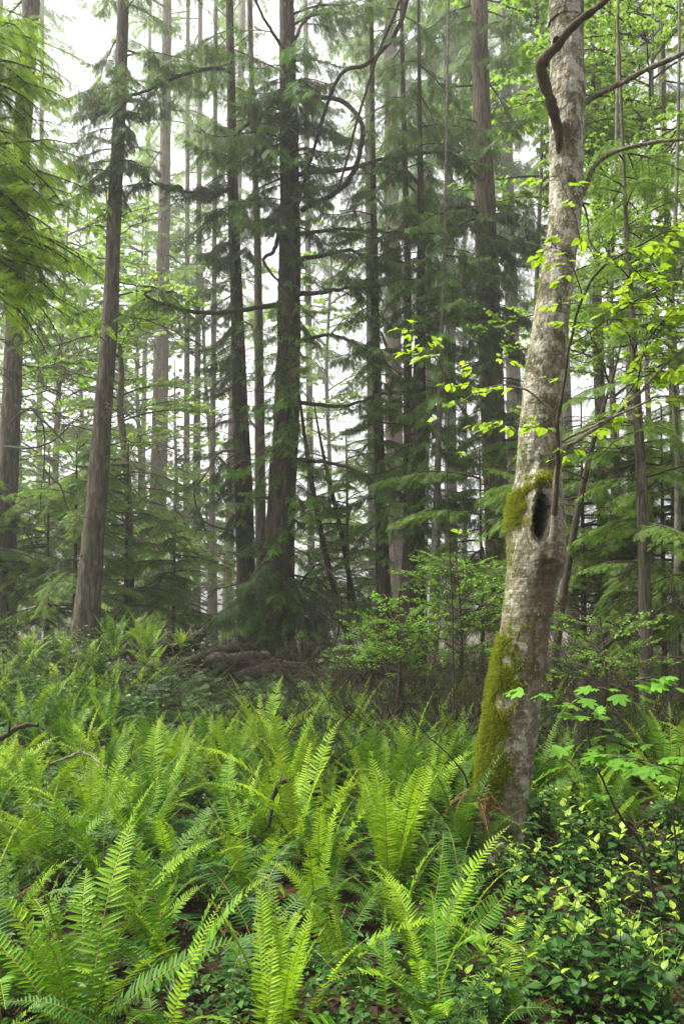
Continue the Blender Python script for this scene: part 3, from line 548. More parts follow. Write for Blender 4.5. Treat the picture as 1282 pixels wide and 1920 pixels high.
for i, (px, py, top, d, w, lab) in enumerate([(1095, 1240, 790, 11, 12, 'dark layered young hemlock close behind the alder knot hole'), (1245, 1250, 800, 10.5, 11, 'dark layered young hemlock behind the slender brown trunk'), (1165, 1230, 830, 13, 10, 'dark young hemlock between the alder and the slender brown trunk'),
        (1300, 1240, 740, 11.5, 12, 'young hemlock reaching in from the right edge of the view'), (1010, 1220, 820, 13.5, 9, 'young hemlock hidden behind the alder trunk'), (905, 1230, 880, 12.2, 8, 'young hemlock in shade beneath the red-brown cedar'), (655, 1230, 830, 15.8, 8, 'shaded young hemlock right of the thickest cedar')]):
    t = Tree('hemlock_sapling', lab, [(px, py, w), (px - 3, (py + top) / 2, w * .7), (px - 6, top, 3)], d, M['limb'], seed=130 + i, top=.3, sides=8, group='young hemlocks behind the alder')
    t.many(20, py - 40, top, 'hemlock', .9, 1.8, (0, 360), (-15, 10)); t.many(9, py, (py + top) / 2, 'bare_red', .7, 1.4, name='bare_branch')
t = Tree('dead_tree', 'bare dead stem slanting up to the right in the shade behind the slender trunk', [(1092, 1285, 22), (1130, 1215, 20), (1165, 1175, 18), (1195, 1140, 15), (1230, 1080, 10)], 9.6, M['limb'], seed=151, top=0, sides=14)
t.many(5, 1240, 1110, 'bare_red', .5, 1.0, name='bare_branch')
t = Tree('leaning_tree', 'grey stem slanting up to the right just behind the alder knot hole', [(1046, 1190, 15), (1058, 1100, 15), (1082, 960, 13), (1104, 860, 11), (1122, 790, 8), (1150, 700, 5)], 9.4, M['limb'], seed=153, top=.8, sides=16)
t.many(7, 1000, 700, 'bare', .6, 1.3, name='bare_branch')
for i, (px, w, d, lab) in enumerate([(1136, 15, 16, 'shaded straight trunk beyond the slanting dead stem, left one of two'), (1156, 13, 18, 'shaded straight trunk beyond the slanting dead stem, right one of two'), (1268, 14, 15, 'shaded straight trunk close to the right edge')]):
    t = Tree('fir_tree', lab, [(px, 1230, w), (px - 4, 1000, w * .95), (px - 10, 700, w * .8), (px - 22, 300, w * .6), (px - 28, 0, w * .5)], d, M['fir_bark'], seed=160 + i)
    t.many(8, 900, 100, 'hemlock', 1.2, 2.2, (0, 360), (-15, 10))
B['maple_fine'] = [make_leafy(115 + i, l, MAPLE, M['maple_leaf'], M['twig'], .072, 2.2) for i, l in enumerate((2.0, 2.6, 1.6))]
for i, (px, d, y0, y1, n, kind, lab) in enumerate([(1150, 11, 760, 330, 20, 'maple_fine', 'lime leaved maple behind the hazel twigs right of the alder'), (1265, 9.5, 720, 480, 15, 'maple_fine', 'sunlit lime maple at the right edge below mid height'),
        (1215, 14, 560, -60, 30, 'maple_fine', 'tall bright green maple filling the upper right'), (1120, 17, 420, -80, 20, 'maple', 'misty bright maple showing between the alder and its right hand branches'), (1010, 19, 380, -60, 14, 'maple', 'misty maple with lime leaves peeping left of the alder top')]):
    t = Tree('maple_tree', lab, [(px, 1230, 12), (px + 4, 900, 11), (px - 6, 600, 9), (px + 4, 300, 7), (px + 8, 0, 5)], d, M['grey_bark'], seed=170 + i, top=2, sides=10)
    t.many(n, y0, y1, kind, .12 * d, .19 * d, (0, 360), (-5, 25))

# --- the near hemlock whose bright sprays hang in from the left edge
t = Tree('hemlock_tree', 'near hemlock with bright drooping sprays reaching in at the upper left edge', [(-84, 1290, 30), (-74, 1000, 27), (-66, 700, 24), (-70, 400, 22), (-76, 100, 20), (-86, -200, 16)], 7.2, M['limb'], seed=181, top=2, sides=18)
t.many(38, 540, 0, 'hemlock_near', .95, 1.45, (-60, 45), (-34, 8)); t.many(7, 560, 330, 'hemlock_near', 1.1, 1.5, (-50, 30), (-40, -10)); t.many(4, 720, 560, 'bare', .5, .9, (-60, 60), name='bare_branch')

# --- far trunks fading into the mist
rng = np.random.default_rng(77)
FAR = [(-30, 44), (72, 52), (262, 62), (425, 48), (585, 46), (790, 44), (870, 52), (985, 46), (1075, 36), (1190, 48), (1290, 40)]
for i, (px, d) in enumerate(FAR):
    d = d * 1.25 + 6
    w = rng.uniform(.45, .95) / d * FPX; s = (641 - px) * .06 + rng.normal(0, 16)
    if i < 4:
        t = Tree('fir_tree', None, [(px, 1185, w), (px + s * .5, 640, w * .8), (px + s, 0, w * .55)], d, M['pink_bark' if i % 2 else 'fir_bark'], seed=200 + i, sides=14, top=9, step=.3)
    else:
        t = Tree('fir_tree', None, [(px, 1185, w), (px + s * .5, 640, w * .8), (px + s, 0, w * .55)], d, M['pink_bark' if i % 3 == 0 else 'fir_bark'], seed=200 + i, sides=14, top=9, step=.3)
    tag(t.root, 'pale straight trunk among the many faint trunks far off in the mist', 'tree', 'far trunks fading into the mist')
    t.many(20, 700, -160, 'hemlock' if i % 2 else 'cedar', 3.5, 6.5, (0, 360), (-25, 5)); t.many(3, 1000, 640, 'bare', 2, 3.5, name='bare_branch')

# ------------------------------------------------------------------ the alder with the knot hole
AD = 5.15
def alder():
    prof = [(-60, 1024, 1096), (0, 1023, 1096), (100, 1027, 1098), (200, 1025, 1101), (300, 1023, 1098), (400, 1024, 1094), (500, 1010, 1082), (600, 993, 1071), (700, 978, 1063), (800, 971, 1056), (880, 966, 1054), (920, 957, 1057),
            (960, 949, 1061), (1010, 946, 1063), (1060, 945, 1060), (1110, 942, 1046), (1200, 930, 1030), (1280, 914, 1022), (1350, 905, 1013), (1420, 897, 1005), (1480, 893, 995), (1540, 892, 985)]
    pts = [((a + b) / 2, y, (b - a) * (.85 if y < 750 else .92)) for y, a, b in prof]; rows = trunk_curve(pts, AD, 5.0); base = np.array([rows[0, 0], AD, rows[0, 2]])
    root = thing('alder_tree', 'big mottled alder with a dark oval knot hole and moss on its foot', 'tree', base)
    S = 150; n = int((rows[-1, 2] - rows[0, 2]) / .011); c = spline(rows, n); a = np.arange(S) * 2 * np.pi / S; p = c[:, :3]; h = p[:, 2] - float(gz(base[0], AD))
    ca, sa = np.cos(a)[None], np.sin(a)[None]; q = np.stack(np.broadcast_arrays(ca, sa, h[:, None] * 2), -1)
    fl = 1 + np.exp(-np.clip(h, 0, 9) / .16)[:, None] * (.28 + .3 * np.cos(a * 3 - 2.6)[None] ** 3 + .25 * np.exp(-((a - 3.6) / .5) ** 2)[None])
    nz = (vnoise(q, 1.6, 1) - .5) * .1 + (vnoise(q, 5, 2) - .5) * .05 + (vnoise(q, 14, 3) - .5) * .04 + (vnoise(q, 34, 4) - .5) * .03
    crease = np.clip(vnoise(q * np.array([.7, .7, 1]), 3.2, 9) - .68, 0, 1) * .25
    rr = c[:, 3:4] * fl * (1 + nz - crease); V = p[:, None] + np.stack([ca * rr, sa * rr, 0 * rr], -1)
    # the hole: measured on the bark facing the camera
    hc = P(1001, 972, AD); front = sst(.0, .35, -sa) * np.ones_like(rr)
    u = (V[..., 0] - hc[0] - .012 * np.sin((V[..., 2] - hc[2]) * 14)) / .045; v = (V[..., 2] - hc[2]) / np.where(V[..., 2] > hc[2], .135, .165)
    d = np.sqrt(u * u + v * v); rim = np.exp(-((d - 1.6) / .5) ** 2) * front; rimn = .7 + .6 * vnoise(V, 22, 5)
    V[..., 1] -= .07 * rim * rimn
    V[..., 1] += front * .19 * (1 - sst(.55, 1.08, d + .18 * (vnoise(V, 30, 8) - .5)))
    lump = np.exp(-((V[..., 0] - P(1030, 1048, AD)[0]) / .075) ** 2 - ((V[..., 2] - P(1030, 1048, AD)[2]) / .085) ** 2) * front; V[..., 1] -= .05 * lump * (.6 + .8 * vnoise(V, 18, 6))
    lc = P(1049, 268, AD); V[..., 1] -= .065 * front * np.exp(-((V[..., 0] - lc[0]) / .06) ** 2 - ((V[..., 2] - lc[2] - .02) / .13) ** 2)
    groove = np.exp(-((V[..., 0] - hc[0] - .04 - .1 * (V[..., 2] - hc[2])) / .022) ** 2) * front * sst(hc[2] - .16, hc[2] - .25, V[..., 2]) * sst(hc[2] - 1.0, hc[2] - .4, V[..., 2]); V[..., 1] += .02 * groove
    mb = MB(); i = np.arange(n - 1)[:, None] * S; j = np.arange(S)[None]; k = (j + 1) % S
    mb.add((V - base).reshape(-1, 3), np.stack([i + j, i + k, i + S + k, i + S + j], -1).reshape(-1, 4))
    left = sst(-.35, -.95, ca) * np.ones_like(rr); low = sst(P(0, 1150, AD)[2], P(0, 1330, AD)[2], V[..., 2]) * sst(P(0, 1530, AD)[2], P(0, 1440, AD)[2], V[..., 2])
    mossy = np.clip(sst(.0, -.9, ca + .7 * (vnoise(V, 6, 12) - .5)) * low * sst(.2, -.1, sa) + left * .45 * sst(P(0, 700, AD)[2], P(0, 900, AD)[2], V[..., 2]), 0, 1)
    stain = front * np.exp(-((V[..., 0] - hc[0] - .012) / .07) ** 2) * sst(hc[2] - .1, hc[2] - .3, V[..., 2]) * sst(hc[2] - 1.15, hc[2] - .7, V[..., 2])
    stain = np.clip(.5 * sst(P(0, 1000, AD)[2], P(0, 1250, AD)[2], V[..., 2]) + .9 * front * np.exp(-((V[..., 0] - lc[0]) / .06) ** 2 - ((V[..., 2] - lc[2] + .03) / .12) ** 2) + stain + .55 * rim * (V[..., 2] < hc[2]) + .9 * lump, 0, 1.3)
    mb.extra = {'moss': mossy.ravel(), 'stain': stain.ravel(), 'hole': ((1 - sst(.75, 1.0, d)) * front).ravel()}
    link('trunk', mb.mesh('trunk', [M['alder_bark']]), root)
    rng = np.random.default_rng(8); Pp = V.reshape(-1, 3)
    nrm = np.cross(np.gradient(V, axis=1), np.gradient(V, axis=0)); nrm = unit(nrm); rad = np.stack([ca + 0 * rr, sa + 0 * rr, 0 * rr], -1)
    nrm = np.where(np.sum(nrm * rad, -1, keepdims=True) < 0, -nrm, nrm).reshape(-1, 3)
    # tufts of moss, on the foot's left flank and the shoulder of the hole
    def moss(name, w, count, ln):
        w = w.ravel() / w.sum(); ids = rng.choice(len(Pp), count, p=w); m = MB()
        for t in range(3):
            o = Pp[ids] - base + rng.normal(0, .004, (count, 3)); x = nrm[ids] + rng.normal(0, .55, (count, 3)) + np.array([0, 0, -.35])
            m.place(NEEDLE, o, x, rng.normal(0, 1, (count, 3)) + [0, -.5, .6], ln * rng.uniform(.5, 1.4, count), ln * .9, 0, np.clip(rng.normal(.5, .25, count), 0, 1))
        m.build(name, [M['moss']], root, False)
    patch = sst(.3, .72, vnoise(V, 9, 31) * .6 + vnoise(V, 24, 32) * .4)
    foot = low * sst(-.05, -.9, ca + .8 * (vnoise(V, 7, 14) - .5)) * sst(.35, 0, sa) * patch; moss('moss', foot + 1e-9, 14000, .03)
    hz = V[..., 2]; sh = np.exp(-((hz - P(0, 910, AD)[2]) / .035) ** 2) * front * sst(P(1008, 0, AD)[0], P(985, 0, AD)[0], V[..., 0]) + 1.0 * left * sst(P(0, 1000, AD)[2], P(0, 960, AD)[2], hz) * sst(P(0, 895, AD)[2], P(0, 925, AD)[2], hz)
    moss('moss', sh * sst(.3, .5, patch + .2) + 1e-9, 4500, .026)
    thin = sst(-.55, -.95, ca) * sst(.3, 0, sa) * sst(P(0, 1330, AD)[2], P(0, 1100, AD)[2], hz) * sst(P(0, 250, AD)[2], P(0, 500, AD)[2], hz) * patch; moss('moss', thin + 1e-9, 2200, .012)
    def limb(pts, ws, name='branch', mat='limb', n=40):
        r = np.array([(*P(a, b, AD + c), w / 2) for (a, b, c), w in zip(pts, ws)]); r = spline(r, n); r[2:, :3] += np.cumsum(rng.normal(0, .0018, (n - 2, 3)), 0); m = MB()
        m.tube(r[:, :3] - base, np.maximum(r[:, 3], .002) * (1 + .12 * rng.normal(0, 1, n).clip(-1.5, 1.5)), 10)
        for e in range(3):
            j = int(rng.uniform(n * .25, n - 3)); v = unit(rng.normal(0, 1, 3)); m.tube(r[j, :3] - base + v * np.linspace(0, rng.uniform(.03, .09), 4)[:, None], np.linspace(r[j, 3] * .5, .002, 4), 5); return m.build(name, [M[mat]], root)
    limb([(1052, 318, -.04), (1049, 275, -.1), (1046, 245, -.135), (1040, 215, -.17), (1030, 180, -.22), (1017, 130, -.28), (1022, 112, -.3), (1042, 88, -.32), (1062, 62, -.34), (1085, 40, -.36), (1112, 20, -.38), (1142, -4, -.42), (1180, -50, -.5)], [.02, .05, .07, .075, .068, .07, .085, .068, .055, .052, .043, .037, .03], mat='mossy_limb')
    limb([(1040, 86, -.32), (1036, 78, -.33), (1040, 72, -.33)], [.03, .03, .014])
    limb([(1092, 196, 0), (1110, 184, 0), (1145, 166, -.1), (1185, 148, -.2), (1235, 124, -.3), (1282, 104, -.4), (1350, 70, -.5)], [.05, .042, .04, .038, .034, .03, .025], mat='twig_pale')
    limb([(1090, 365, 0), (1100, 345, 0), (1112, 318, -.05), (1135, 296, -.1), (1170, 282, -.2), (1220, 270, -.3), (1285, 264, -.4), (1340, 262, -.5)], [.045, .036, .032, .03, .028, .026, .024, .02], mat='twig_pale')
    limb([(1092, 380, 0), (1098, 410, -.1), (1106, 450, -.15), (1130, 478, -.2), (1160, 482, -.25)], [.016, .012, .01, .008, .006])
    # crown: leafy boughs above the frame, on those branches and higher up
    me = make_leafy(190, 1.5, OVATE, M['hazel_leaf'], M['twig'], .07, 1.2)
    for k in range(16):
        z = base[2] + rng.uniform(7.2, 10.2); q = np.array([np.interp(z, rows[:, 2], rows[:, m]) for m in range(4)])
        o = link('bough', me, root); o.location = q[:3] - base; o.rotation_euler = (0, -R(rng.uniform(0, 35)), rng.uniform(0, 6.28)); o.scale = [rng.uniform(.9, 1.4)] * 3
    return root, limb
alder_root, _ = alder()

# ------------------------------------------------------------------ broad-leaved saplings
def sapling(name, label, cat, depth, stems, leafm, tpl, size, nleaf, woods, seed, cluster=.1, group=None, tilt=.35, region=None):
    """stems: lists of (picture x, y, distance offset, width in metres). Leaves sit on short twigs off the outer part of the stems."""
    rng = np.random.default_rng(seed); b0 = P(*stems[0][0][:2], depth + stems[0][0][2]); root = thing(name, label, cat, b0, group); O, X, Nn, S, T = [], [], [], [], []; tw = MB()
    for si, st in enumerate(stems):
        r = np.array([(*P(a, b, depth + c), w / 2) for a, b, c, w in st]); k = max(14, len(st) * 7); r = spline(r, k); r[1:, :3] += np.cumsum(rng.normal(0, .0022, (k - 1, 3)), 0)
        tw = MB(); tw.tube(r[:, :3] - b0, np.maximum(r[:, 3], .0014), 8)
        L = np.linalg.norm(np.diff(r[:, :3], axis=0), axis=1).sum(); w0 = nleaf[si] if isinstance(nleaf, (list, tuple)) else int(nleaf * L)
        for e in range(w0):
            u = rng.uniform(.25, 1) ** .8; j = int(u * (k - 2)); o = r[j, :3]; d = unit(r[j + 1, :3] - r[j, :3]); v = unit(np.array([*(d[:2] * .5 + rng.normal(0, .8, 2)), rng.uniform(-.15, .3)])); l = cluster * rng.uniform(.4, 2.2)
            q = o + v * l * np.linspace(0, 1, 5)[:, None] + np.array([0, 0, -.15 * l]) * np.linspace(0, 1, 5)[:, None] ** 2
            tw.tube(q - b0, np.linspace(.0026, .001, 5), 4)
            for g in range(max(2, int(l / (size * .55)))):
                f = rng.uniform(.35, 1) if g else 1; an = R(rng.uniform(20, 75)) * (1 if g % 2 else -1) * (g > 0); c, s = math.cos(an), math.sin(an)
                O.append(o + v * l * f - b0 + [0, 0, -.15 * l * f * f]); X.append((v[0] * c - v[1] * s, v[0] * s + v[1] * c, rng.uniform(-.45, .05))); Nn.append((rng.normal(0, tilt), rng.normal(-.15, tilt), 1)); S.append(size * rng.uniform(.55, 1.2)); T.append(np.clip(rng.normal(.5, .2), 0, 1))
        tw.build('stem' if si == 0 else 'branch', [M[woods[si % len(woods)]]], root)
    if not O: return root
    lf = MB(); lf.place(tpl, O, X, Nn, np.array(S), np.array(S), 0, np.array(T)); lf.build('leaves', [M[leafm]], root, False); return root
HZ = blade(6, .36, [.25, .85, 1, .9, .55, .04], .22, .2)
sapling('hazel_sapling', 'slender hazel springing from the alder crotch with lime yellow leaves to the right', 'sapling', 4.95, [
    [(1030, 1058, 0, .06), (1036, 1010, -.05, .05), (1044, 940, -.05, .042), (1050, 880, -.06, .038), (1062, 840, -.1, .03), (1090, 815, -.15, .028), (1150, 772, -.2, .026), (1190, 738, -.25, .022), (1240, 690, -.3, .018), (1300, 640, -.4, .014)],
    [(1038, 965, -.08, .036), (1043, 880, -.1, .026), (1041, 800, -.14, .024), (1053, 730, -.18, .02), (1066, 650, -.2, .018), (1092, 560, -.22, .016), (1120, 515, -.25, .014), (1168, 480, -.3, .012), (1220, 452, -.35, .01), (1300, 405, -.4, .007)],
    [(1052, 828, -.1, .02), (1085, 812, -.14, .017), (1140, 785, -.2, .016), (1190, 762, -.25, .014), (1232, 747, -.3, .012), (1290, 756, -.35, .009)],
    [(1042, 800, -.14, .017), (1028, 765, -.2, .014), (985, 730, -.25, .012), (940, 718, -.3, .01), (895, 728, -.34, .009), (850, 752, -.38, .007), (808, 766, -.4, .004)],
    [(850, 752, -.38, .007), (830, 700, -.4, .005), (806, 665, -.42, .003)], [(1168, 480, -.3, .009), (1200, 520, -.35, .007), (1290, 590, -.4, .004)], [(1092, 560, -.22, .008), (1060, 480, -.3, .006), (1010, 460, -.35, .003)],
    [(1190, 738, -.25, .01), (1215, 640, -.3, .007), (1282, 560, -.4, .004)], [(1066, 650, -.2, .009), (1140, 600, -.3, .006), (1260, 520, -.45, .003)], [(1150, 772, -.2, .008), (1215, 700, -.1, .006), (1300, 700, 0, .004)],
    [(1044, 760, -.16, .008), (1005, 800, -.2, .005), (900, 790, -.3, .003)], [(1090, 470, -.2, .006), (1075, 400, -.25, .005), (1040, 320, -.3, .003)]],
    'hazel_leaf', HZ, .067, [18, 24, 9, 5, 5, 20, 10, 24, 22, 24, 11, 6], ['twig_pale', 'limb', 'twig_pale', 'twig_pale', 'limb', 'limb', 'limb', 'limb', 'limb', 'limb', 'limb', 'limb'], 5, .11)
sapling('hazel_sapling', 'thin hazel shoot with few lime leaves hovering left of the alder', 'sapling', 6.2, [[(850, 1330, 0, .014), (846, 1100, 0, .011), (838, 850, -.1, .009), (845, 700, -.15, .006), (838, 600, -.2, .003)], [(842, 720, -.15, .005), (800, 640, -.2, .004), (760, 590, -.25, .002)], [(838, 780, -.1, .005), (900, 700, -.2, .004), (955, 660, -.25, .002)]],
        'hazel_leaf', HZ, .07, [7, 10, 9], ['limb'], 6, .09)
MAPLES = [(3.55, [[(1228, 1690, 0, .016), (1205, 1590, 0, .013), (1160, 1520, -.02, .011), (1122, 1450, -.04, .009), (1106, 1390, -.05, .008), (1103, 1330, -.06, .005), (1112, 1290, -.08, .004)], [(1104, 1350, -.06, .004), (1080, 1310, -.15, .003), (1010, 1290, -.25, .002)], [(1106, 1300, -.06, .004), (1150, 1283, -.1, .003), (1250, 1275, -.2, .002)], [(1108, 1400, -.05, .004), (1090, 1380, -.1, .002)], [(1122, 1450, -.05, .004), (1180, 1410, -.1, .003), (1282, 1400, -.15, .002)]], [5, 6, 10, 4, 6], 'young maple with a bent dark stem and lobed leaves among the right hand salal'),
          (3.3, [[(1270, 1640, 0, .01), (1262, 1520, 0, .007), (1275, 1440, 0, .004), (1268, 1400, 0, .003)], [(1275, 1450, 0, .004), (1220, 1425, -.1, .003), (1190, 1420, -.1, .002)]], [6, 6], 'short maple seedling with lobed leaves at the right edge')]
for k, (d, stems, nl, lab) in enumerate(MAPLES): sapling('maple_sapling', lab, 'sapling', d, stems, 'maple_green', MAPLE, .088, nl, ['limb'], 20 + k, .06, tilt=.22)
# vine maple bushes, layered and bright, in the middle distance
for i, (px, py, top, d, n, ln, lab) in enumerate([(745, 1320, 1165, 9.2, 26, .75, 'rounded bright green huckleberry bush below the fluted dark cedar'), (860, 1320, 1060, 9.6, 34, .9, 'taller layered huckleberry bush with flat bright sprays left of the alder'), (690, 1310, 1200, 10.5, 18, .7, 'low huckleberry bush between the thickest cedar and the rounded bush'), (1130, 1330, 1180, 7.6, 20, .7, 'shaded huckleberry bush right of the alder foot')]):
    t = Tree('huckleberry_bush', lab, [(px, py, 9), (px + 5, (py + top) / 2, 6), (px - 4, top, 3)], d, M['twig'], 'bush', seed=220 + i, top=.1, sides=8, flare=.1)
    t.many(n, py - 40, top, 'vine', ln * .7, ln * 1.2, (0, 360), (0, 30))
# bare twiggy brush standing in the shade between the ferns and the trunks
for i, (px, py, d, n, lab) in enumerate([(700, 1360, 9.5, 14, 'reddish bare brush in shade below the rounded huckleberry bush'), (800, 1370, 8.4, 14, 'reddish bare brush just left of the alder at fern height'), (600, 1340, 11, 12, 'bare brush in shade at the foot of the thickest cedar'), (1195, 1340, 7.4, 16, 'tangled pale dead brush around the slender brown trunk'), (1262, 1330, 8, 14, 'tangled dead brush at the right edge'), (1080, 1360, 7.2, 12, 'bare brush close behind the alder foot'), (560, 1300, 13, 10, 'thin bare brush under the draped cedar fronds'), (890, 1350, 8.8, 12, 'bare brush in the shade beneath the red-brown cedar'), (740, 1340, 11.5, 14, 'dense dark brush behind the rounded huckleberry bush'), (640, 1360, 9, 13, 'dark brush right of the debris mound at the back of the ferns'), (820, 1330, 11, 14, 'dark brush between the fluted cedar and the alder'), (980, 1330, 10, 12, 'dark brush hidden behind the alder'), (1140, 1330, 9.6, 12, 'dark brush around the foot of the slanting dead stem'), (700, 1310, 13, 12, 'dark brush under the grey misty trunk')]):
    q = hit(px, py); q = P(px, py, d); q[2] = float(gz(q[0], d)); root = thing('dead_brush', lab, 'brush', q, 'bare brush under the trees'); rr = np.random.default_rng(240 + i)
    for k in range(int(n * 1.5)):
        o = link('stem', B['bare_red' if k % 2 else 'bare'][k % 3], root); o.rotation_euler = (rr.uniform(0, 6), -R(rr.uniform(15, 80)), rr.uniform(0, 6.28)); o.scale = [rr.uniform(.5, 1.0)] * 3; o.location = (rr.normal(0, .2), rr.normal(0, .2), 0)
t = sapling('bare_sapling', 'leafless twiggy sapling arching left from the foot of the alder', 'sapling', 4.95, [
    [(880, 1500, 0, .014), (872, 1450, 0, .012), (850, 1415, -.05, .01), (815, 1380, -.1, .008), (790, 1350, -.15, .007), (770, 1310, -.2, .005), (758, 1290, -.2, .003)], [(815, 1380, -.1, .006), (785, 1400, -.1, .005), (765, 1440, -.1, .004), (762, 1480, -.1, .002)],
    [(790, 1350, -.15, .006), (740, 1320, -.3, .004), (690, 1300, -.4, .003), (655, 1295, -.5, .002)], [(850, 1415, -.05, .005), (830, 1380, .1, .004), (820, 1330, .15, .002)], [(790, 1362, -.14, .005), (765, 1370, -.2, .003), (745, 1410, -.25, .002)], [(1005, 1450, 0, .01), (1030, 1425, 0, .008), (1065, 1420, 0, .006), (1090, 1435, 0, .004)]],
    'hazel_leaf', HZ, .03, [0, 0, 0, 0, 0, 0], ['twig'], 7, .03)

# ------------------------------------------------------------------ ferns
def make_frond(seed, L=1.0, a0=8, a1=55, pw=1.7, pl=.105, npair=40, leaf='fern_leaf', curl=False, sway=.05, lift=.25, name='frond'):
    rng = np.random.default_rng(seed); n = 46; t = np.linspace(0, 1, n); a = R(a0) + R(a1 - a0) * t ** pw
    if curl: a = a + R(330) * np.clip((t - .93) / .07, 0, 1) ** 1.3
    d = np.stack([np.sin(a), sway * np.sin(t * 3 + rng.uniform(0, 6)) * np.ones(n), np.cos(a)], -1); st = L / (n - 1) * (np.where(t > .93, .6, 1) if curl else 1) * np.ones(n)
    p = np.cumsum(d * st[:, None], 0) - d[0] * st[0]; nr = np.stack([-np.cos(a), 0 * a, np.sin(a)], -1); mb = MB()
    mb.tube(p, .0042 * L ** .5 * (1 - t * .85) + .0004, 5, 0, np.repeat(np.clip(.5 + .3 * t, 0, 1), 5))
    O, X, Nn, S, W, T = [], [], [], [], [], []
    tend = .93 if curl else .995; gap = rng.uniform(6, npair); gw = rng.uniform(0, 1.1)
    for i in range(npair):
        for sg in (-1, 1):
            u = .13 + (tend - .13) * (i + .5 * (sg > 0)) / npair; j = u * (n - 1); k = int(min(j, n - 2)); q = p[k] + (p[k + 1] - p[k]) * (j - k)
            w = min(1, .3 + (u - .1) / .16) ** .8 * (1 - max(0, (u - .38) / .62) ** 1.7) ** .9; ln = pl * max(w, .06) * rng.uniform(.9, 1.08)
            if rng.uniform() < .035 or abs(i - gap) < gw: continue
            if rng.uniform() < .05: ln *= rng.uniform(.4, .8)
            fw = .18 + .5 * u ** 2; x = np.array([0, sg, 0]) + d[k] * (fw + rng.normal(0, .06)) + nr[k] * (lift + rng.normal(0, .1))
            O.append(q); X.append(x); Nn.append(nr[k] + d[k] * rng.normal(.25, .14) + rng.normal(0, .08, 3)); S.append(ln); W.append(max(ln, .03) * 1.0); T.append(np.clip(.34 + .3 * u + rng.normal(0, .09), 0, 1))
    mb.place(PINNA, O, X, Nn, np.array(S), np.minimum(np.array(W), .075) * 1.15, 1, np.array(T)); return mb.mesh(name, [M['rachis'], M[leaf]], False)
FR = {'up': [make_frond(300 + i, 1.0, *c) for i, c in enumerate([(4, 42, 1.6, .1), (6, 58, 1.8, .105), (3, 30, 1.4, .085), (8, 72, 1.9, .11), (5, 50, 2.4, .095), (10, 85, 1.8, .1), (7, 64, 1.3, .09), (4, 48, 3.0, .105), (12, 95, 1.5, .085), (5, 36, 2.0, .08), (6, 78, 2.6, .1)])],
      'young': [make_frond(320 + i, 1.0, *c, .085, 40, 'fern_young', k) for i, (c, k) in enumerate([((2, 18, 1.5), True), ((3, 34, 2.0), True), ((4, 40, 1.6), False), ((2, 26, 1.8), True)])],
      'old': [make_frond(340 + i, 1.1, *c, .11, 42, 'fern_old', False, .08, .05) for i, c in enumerate([(22, 105, 1.0), (30, 118, .9), (18, 95, 1.2)])],
      'dead': [make_frond(350 + i, .9, *c, .07, 30, 'fern_dead', False, .1, -.3) for i, c in enumerate([(40, 150, .6), (60, 165, .6)])]}
NF = [0]
DEADF = [make_frond(356 + i, .95, *c, .09, 34, 'fern_dead', False, .1, -.15) for i, c in enumerate([(30, 125, .8), (55, 140, .7)])]
def fern(q, label, size=.85, n=14, mix=(.7, .15, .15), group=None, face=None, seed=None, whole=None, lean=1.0):
    NF[0] += 1; rr = np.random.default_rng(seed if seed is not None else 4000 + NF[0]); root = thing('sword_fern', label, 'fern', q, group)
    for k in range(n):
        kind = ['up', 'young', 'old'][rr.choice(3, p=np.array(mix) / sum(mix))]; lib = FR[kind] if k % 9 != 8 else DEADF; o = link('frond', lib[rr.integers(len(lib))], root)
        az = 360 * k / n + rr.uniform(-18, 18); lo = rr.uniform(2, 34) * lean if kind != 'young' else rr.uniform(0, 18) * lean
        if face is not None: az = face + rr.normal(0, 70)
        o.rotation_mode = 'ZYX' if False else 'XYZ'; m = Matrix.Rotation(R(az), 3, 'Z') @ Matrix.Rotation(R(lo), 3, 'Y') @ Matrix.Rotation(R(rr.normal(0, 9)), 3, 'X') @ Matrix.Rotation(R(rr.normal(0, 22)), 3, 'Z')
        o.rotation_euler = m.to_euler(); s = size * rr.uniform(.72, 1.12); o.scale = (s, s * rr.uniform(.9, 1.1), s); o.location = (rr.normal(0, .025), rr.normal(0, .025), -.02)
    return root
def far_fern_mesh(seed, n, mix, size):
    """A whole fern as one mesh, for the many too small in the view to show their fronds apart."""
    rr = np.random.default_rng(seed); mb = MB(); mats = [M['rachis'], M['fern_leaf'], M['fern_young'], M['fern_old']]; me2 = bpy.data.meshes.new('sword_fern'); import bmesh; bm = bmesh.new()
    for k in range(n):
        c = rr.choice(3, p=mix); kind = ['up', 'young', 'old'][c]; src = FR[kind][rr.integers(len(FR[kind]))]; tmp = src.copy()
        mi = np.zeros(len(tmp.polygons), np.int32); tmp.polygons.foreach_get('material_index', mi); mi[mi == 1] = c + 1; tmp.polygons.foreach_set('material_index', mi)
        m = Matrix.Rotation(R(360 * k / n + rr.uniform(-18, 18)), 4, 'Z') @ Matrix.Rotation(R(rr.uniform(2, 34)), 4, 'Y') @ Matrix.Rotation(R(rr.normal(0, 20)), 4, 'Z'); s = size * rr.uniform(.7, 1.1)
        ta = np.zeros(len(tmp.vertices), np.float32); tmp.attributes['tint'].data.foreach_get('value', ta); tmp.attributes['tint'].data.foreach_set('value', np.clip(ta + rr.normal(0, .2), 0, 1).astype(np.float32)); tmp.transform(m @ Matrix.Scale(s, 4)); bm.from_mesh(tmp); bpy.data.meshes.remove(tmp)
    bm.to_mesh(me2); bm.free()
    for q in mats: me2.materials.append(q)
    return me2
